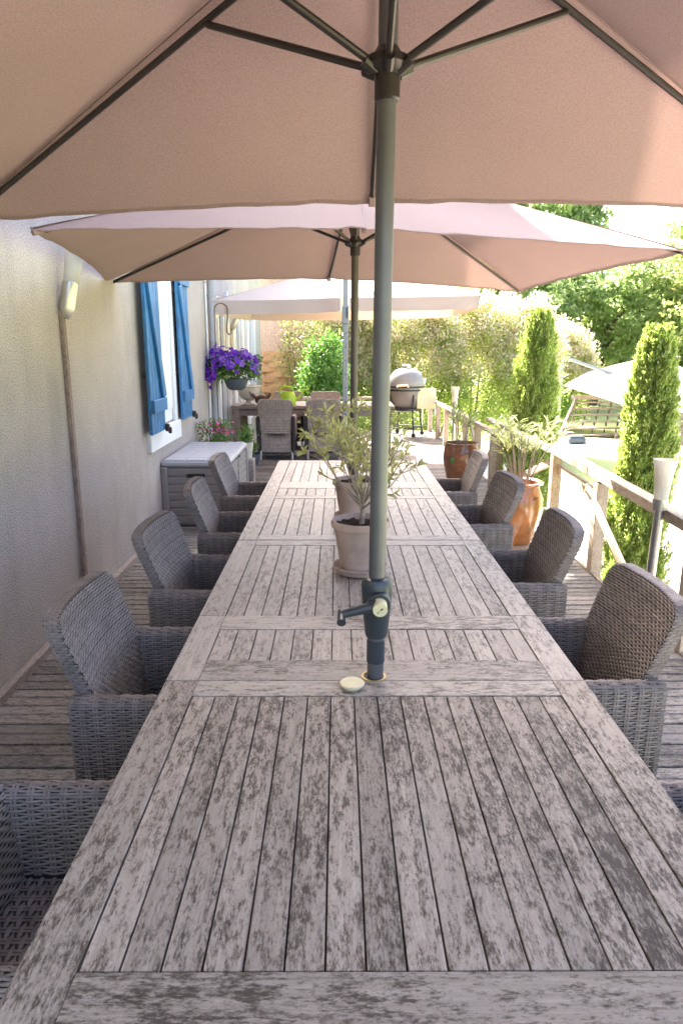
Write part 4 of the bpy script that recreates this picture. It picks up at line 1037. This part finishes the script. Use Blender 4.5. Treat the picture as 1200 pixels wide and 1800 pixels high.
def cypress(loc, h, r, label, seed, side=None):
    rg = np.random.default_rng(seed); t = thing('cypress', loc, label, 'tree', 'slim cypresses beside the railing')
    MB().tube([(0, 0, -.05), (.01, 0, h * .5), (0, .01, h * .93)], [.04, .022, .005], 8).obj('trunk', MT['bark2'], t)
    n = 1500; u = rg.random(n) ** .85; z = .12 + u * (h - .14)
    prof = np.interp(z / h, [0, .08, .25, .5, .75, .9, 1.0], [.6, .95, 1.08, 1.0, .80, .55, .12]) * r
    a = rg.random(n) * 6.283; prof *= 1 + .12 * np.sin(a * 3 + z * 5) + .08 * np.sin(a * 5 - z * 9)
    rr = prof * (.12 + .88 * rg.random(n) ** .5)
    c = np.stack([rr * np.cos(a), rr * np.sin(a), z], 1)
    if side is not None: c = np.r_[c, np.array(side[0]) + rg.normal(size=(140, 3)) * np.array(side[1])]
    per = 70; P = np.repeat(c, per, axis=0); N = len(P)
    out = np.stack([np.cos(np.repeat(np.r_[a, rg.random(len(c) - n) * 6.283], per)), np.sin(np.repeat(np.r_[a, rg.random(len(c) - n) * 6.283], per)), np.full(N, 2.6)], 1)
    ln = rg.random((N, 1)) ** .8 * .16
    P = P + out / np.linalg.norm(out, axis=1, keepdims=True) * ln + rg.normal(size=(N, 3)) * .020 * (1.25 - ln / .16)
    d = out + rg.normal(size=(N, 3)) * .75
    tag(link('crown', leaf_mesh('crown', P, d, rg.normal(size=(N, 3)), rg.uniform(.016, .042, N), .0115, MT['cypress'], .3), t), kind='stuff')
cypress((2.27, 8.05, GZ), 2.98, .25, 'slim green cypress behind the oleander jar, the farther of the two', 3)
cypress((2.46, 5.45, GZ), 2.72, .185, 'slim green cypress just behind the white torch, the nearer of the two', 4, ((-.14, -.10, .72), (.08, .08, .26)))

# ------------------------------------------------------------------ wooden steps in the garden
ws = thing('garden_steps', (7.45, 20.9, GZ), 'open wooden garden steps with pale treads under the white parasol', 'steps')
for k in range(6):
    z = .08 + k * .18; x0 = -.75 + k * .0
    beam('tread', (-.62 + .12 * k, k * .22, z), (1.15 + .05 * k, k * .22, z), .22, .035, MT['oldwood'], ws)
    for q in range(5): beam('riser_post', (-.45 + .12 * k + q * .36, k * .22 + .1, max(0, z - .15)), (-.45 + .12 * k + q * .36, k * .22 + .1, z - .02), .05, .03, MT['oldwood'], ws, up=(0, 1, 0))
beam('stringer', (-.75, -.1, .05), (.12, 1.2, 1.12), .06, .16, MT['oldwood'], ws)
beam('stringer', (.85, -.35, .02), (1.65, .6, .62), .07, .16, MT['oldwood'], ws)
beam('landing_board', (.0, 1.25, 1.12), (1.6, 1.25, 1.12), .3, .12, MT['oldwood'], ws)
rw = thing('retaining_wall', (10.6, 19.2, GZ), 'low stacked sleeper wall right of the cypress in the garden', 'wall')
for k in range(5): beam('sleeper', (-1.0 + .03 * (k % 2), .05 * k, .09 + .18 * k), (2.6, .05 * k, .09 + .18 * k), .2, .17, MT['oldwood'], rw)
gb = MB().box((0, 0, .09), (.5, .35, .16), .03).box((0, 0, .19), (.40, .26, .05), .02).obj('garden_crate', MT['basket']); gb.location = (6.75, 19.5, GZ + .014); tag(gb, 'low grey plastic tub on the gravel at the foot of the steps', 'tub')

# ------------------------------------------------------------------ trees
def tree(loc, h, crown, zc, label, mat, ncl, per, leaf, trunk=.2, seed=1, kind='tree'):
    random.seed(seed); t = thing(kind, loc, label, 'tree', 'trees beyond the garden')
    mb = MB(); sx, sy, sz = crown
    lean = Vector((random.uniform(-.4, .4), 0, zc))
    mb.tube([(0, 0, -.1), lean * .35 + Vector((.1, 0, 0)), lean * .7, lean + Vector((0, 0, sz * .4))], [trunk, trunk * .8, trunk * .6, trunk * .15], 10)
    for k in range(9):
        a = k * 2.4 + random.random(); s0 = lean * random.uniform(.45, .95)
        e = lean + Vector((math.cos(a) * sx * .8, math.sin(a) * sy * .8, random.uniform(-.4, .6) * sz)); mb.tube([s0, s0.lerp(e, .5) + Vector((0, 0, .3)), e], [trunk * .4, trunk * .22, trunk * .06], 7)
    mb.obj('trunk', MT['bark2'], t, 35, False)
    d = rdir(ncl, .1); c = d * ((.3 + .7 * RNG.random(ncl) ** .5) * (1 + .18 * np.sin(d[:, 0] * 6 + seed) * np.cos(d[:, 2] * 5 + d[:, 1] * 4)))[:, None] * np.array(crown); c += np.array(lean)
    P, off = clumps(c, RNG.uniform(.5, 1.1, ncl) * max(crown) * .15, per, .6); n = len(P)
    tag(link('crown', leaf_mesh('crown', P, rdir(n) + off * .6, rdir(n, .7), RNG.uniform(.7, 1.3, n) * leaf, leaf * .6, mat), t), kind='stuff')
tree((12.0, 33, GZ), 9, (4.2, 3.6, 2.7), 4.5, 'broad dark green tree with a visible trunk beyond the lower garden', MT['tree'], 260, 80, .26, .28, 2)
tree((8.0, 31, GZ), 8, (3.6, 3.0, 3.2), 4.2, 'green tree rising directly behind the hedge', MT['tree'], 240, 85, .25, .25, 3)
tree((15.6, 28, GZ), 9, (2.7, 3.0, 4.2), 5.6, 'yellow-green tree at the right edge of the picture', MT['treeyellow'], 230, 75, .22, .24, 4)
tree((11.3, 44, GZ), 14, (5.2, 4, 3.6), 9.4, 'tall distant tree showing above the second parasol', MT['tree'], 260, 90, .34, .4, 5)
tree((23, 48, GZ), 11, (7, 5, 4.0), 4.2, 'large distant tree far right behind the others', MT['treeyellow'], 260, 90, .36, .4, 6)
tree((17.5, 36, GZ), 5, (4.0, 3, 2.2), 2.6, 'low shaded tree between the trunks at the garden end', MT['tree'], 200, 85, .28, .25, 7)
tree((4, 36, GZ), 8, (4.5, 3, 3.4), 4.0, 'distant green tree hidden mostly behind the hedge', MT['tree'], 200, 80, .3, .3, 8)
tree((-6, 40, GZ), 9, (6, 4, 4), 5, 'distant green tree behind the pinkish building', MT['tree'], 180, 70, .36, .3, 9)
tree((32, 40, GZ), 9, (6, 5, 4), 5, 'distant green tree off to the far right', MT['tree'], 160, 70, .36, .3, 10)
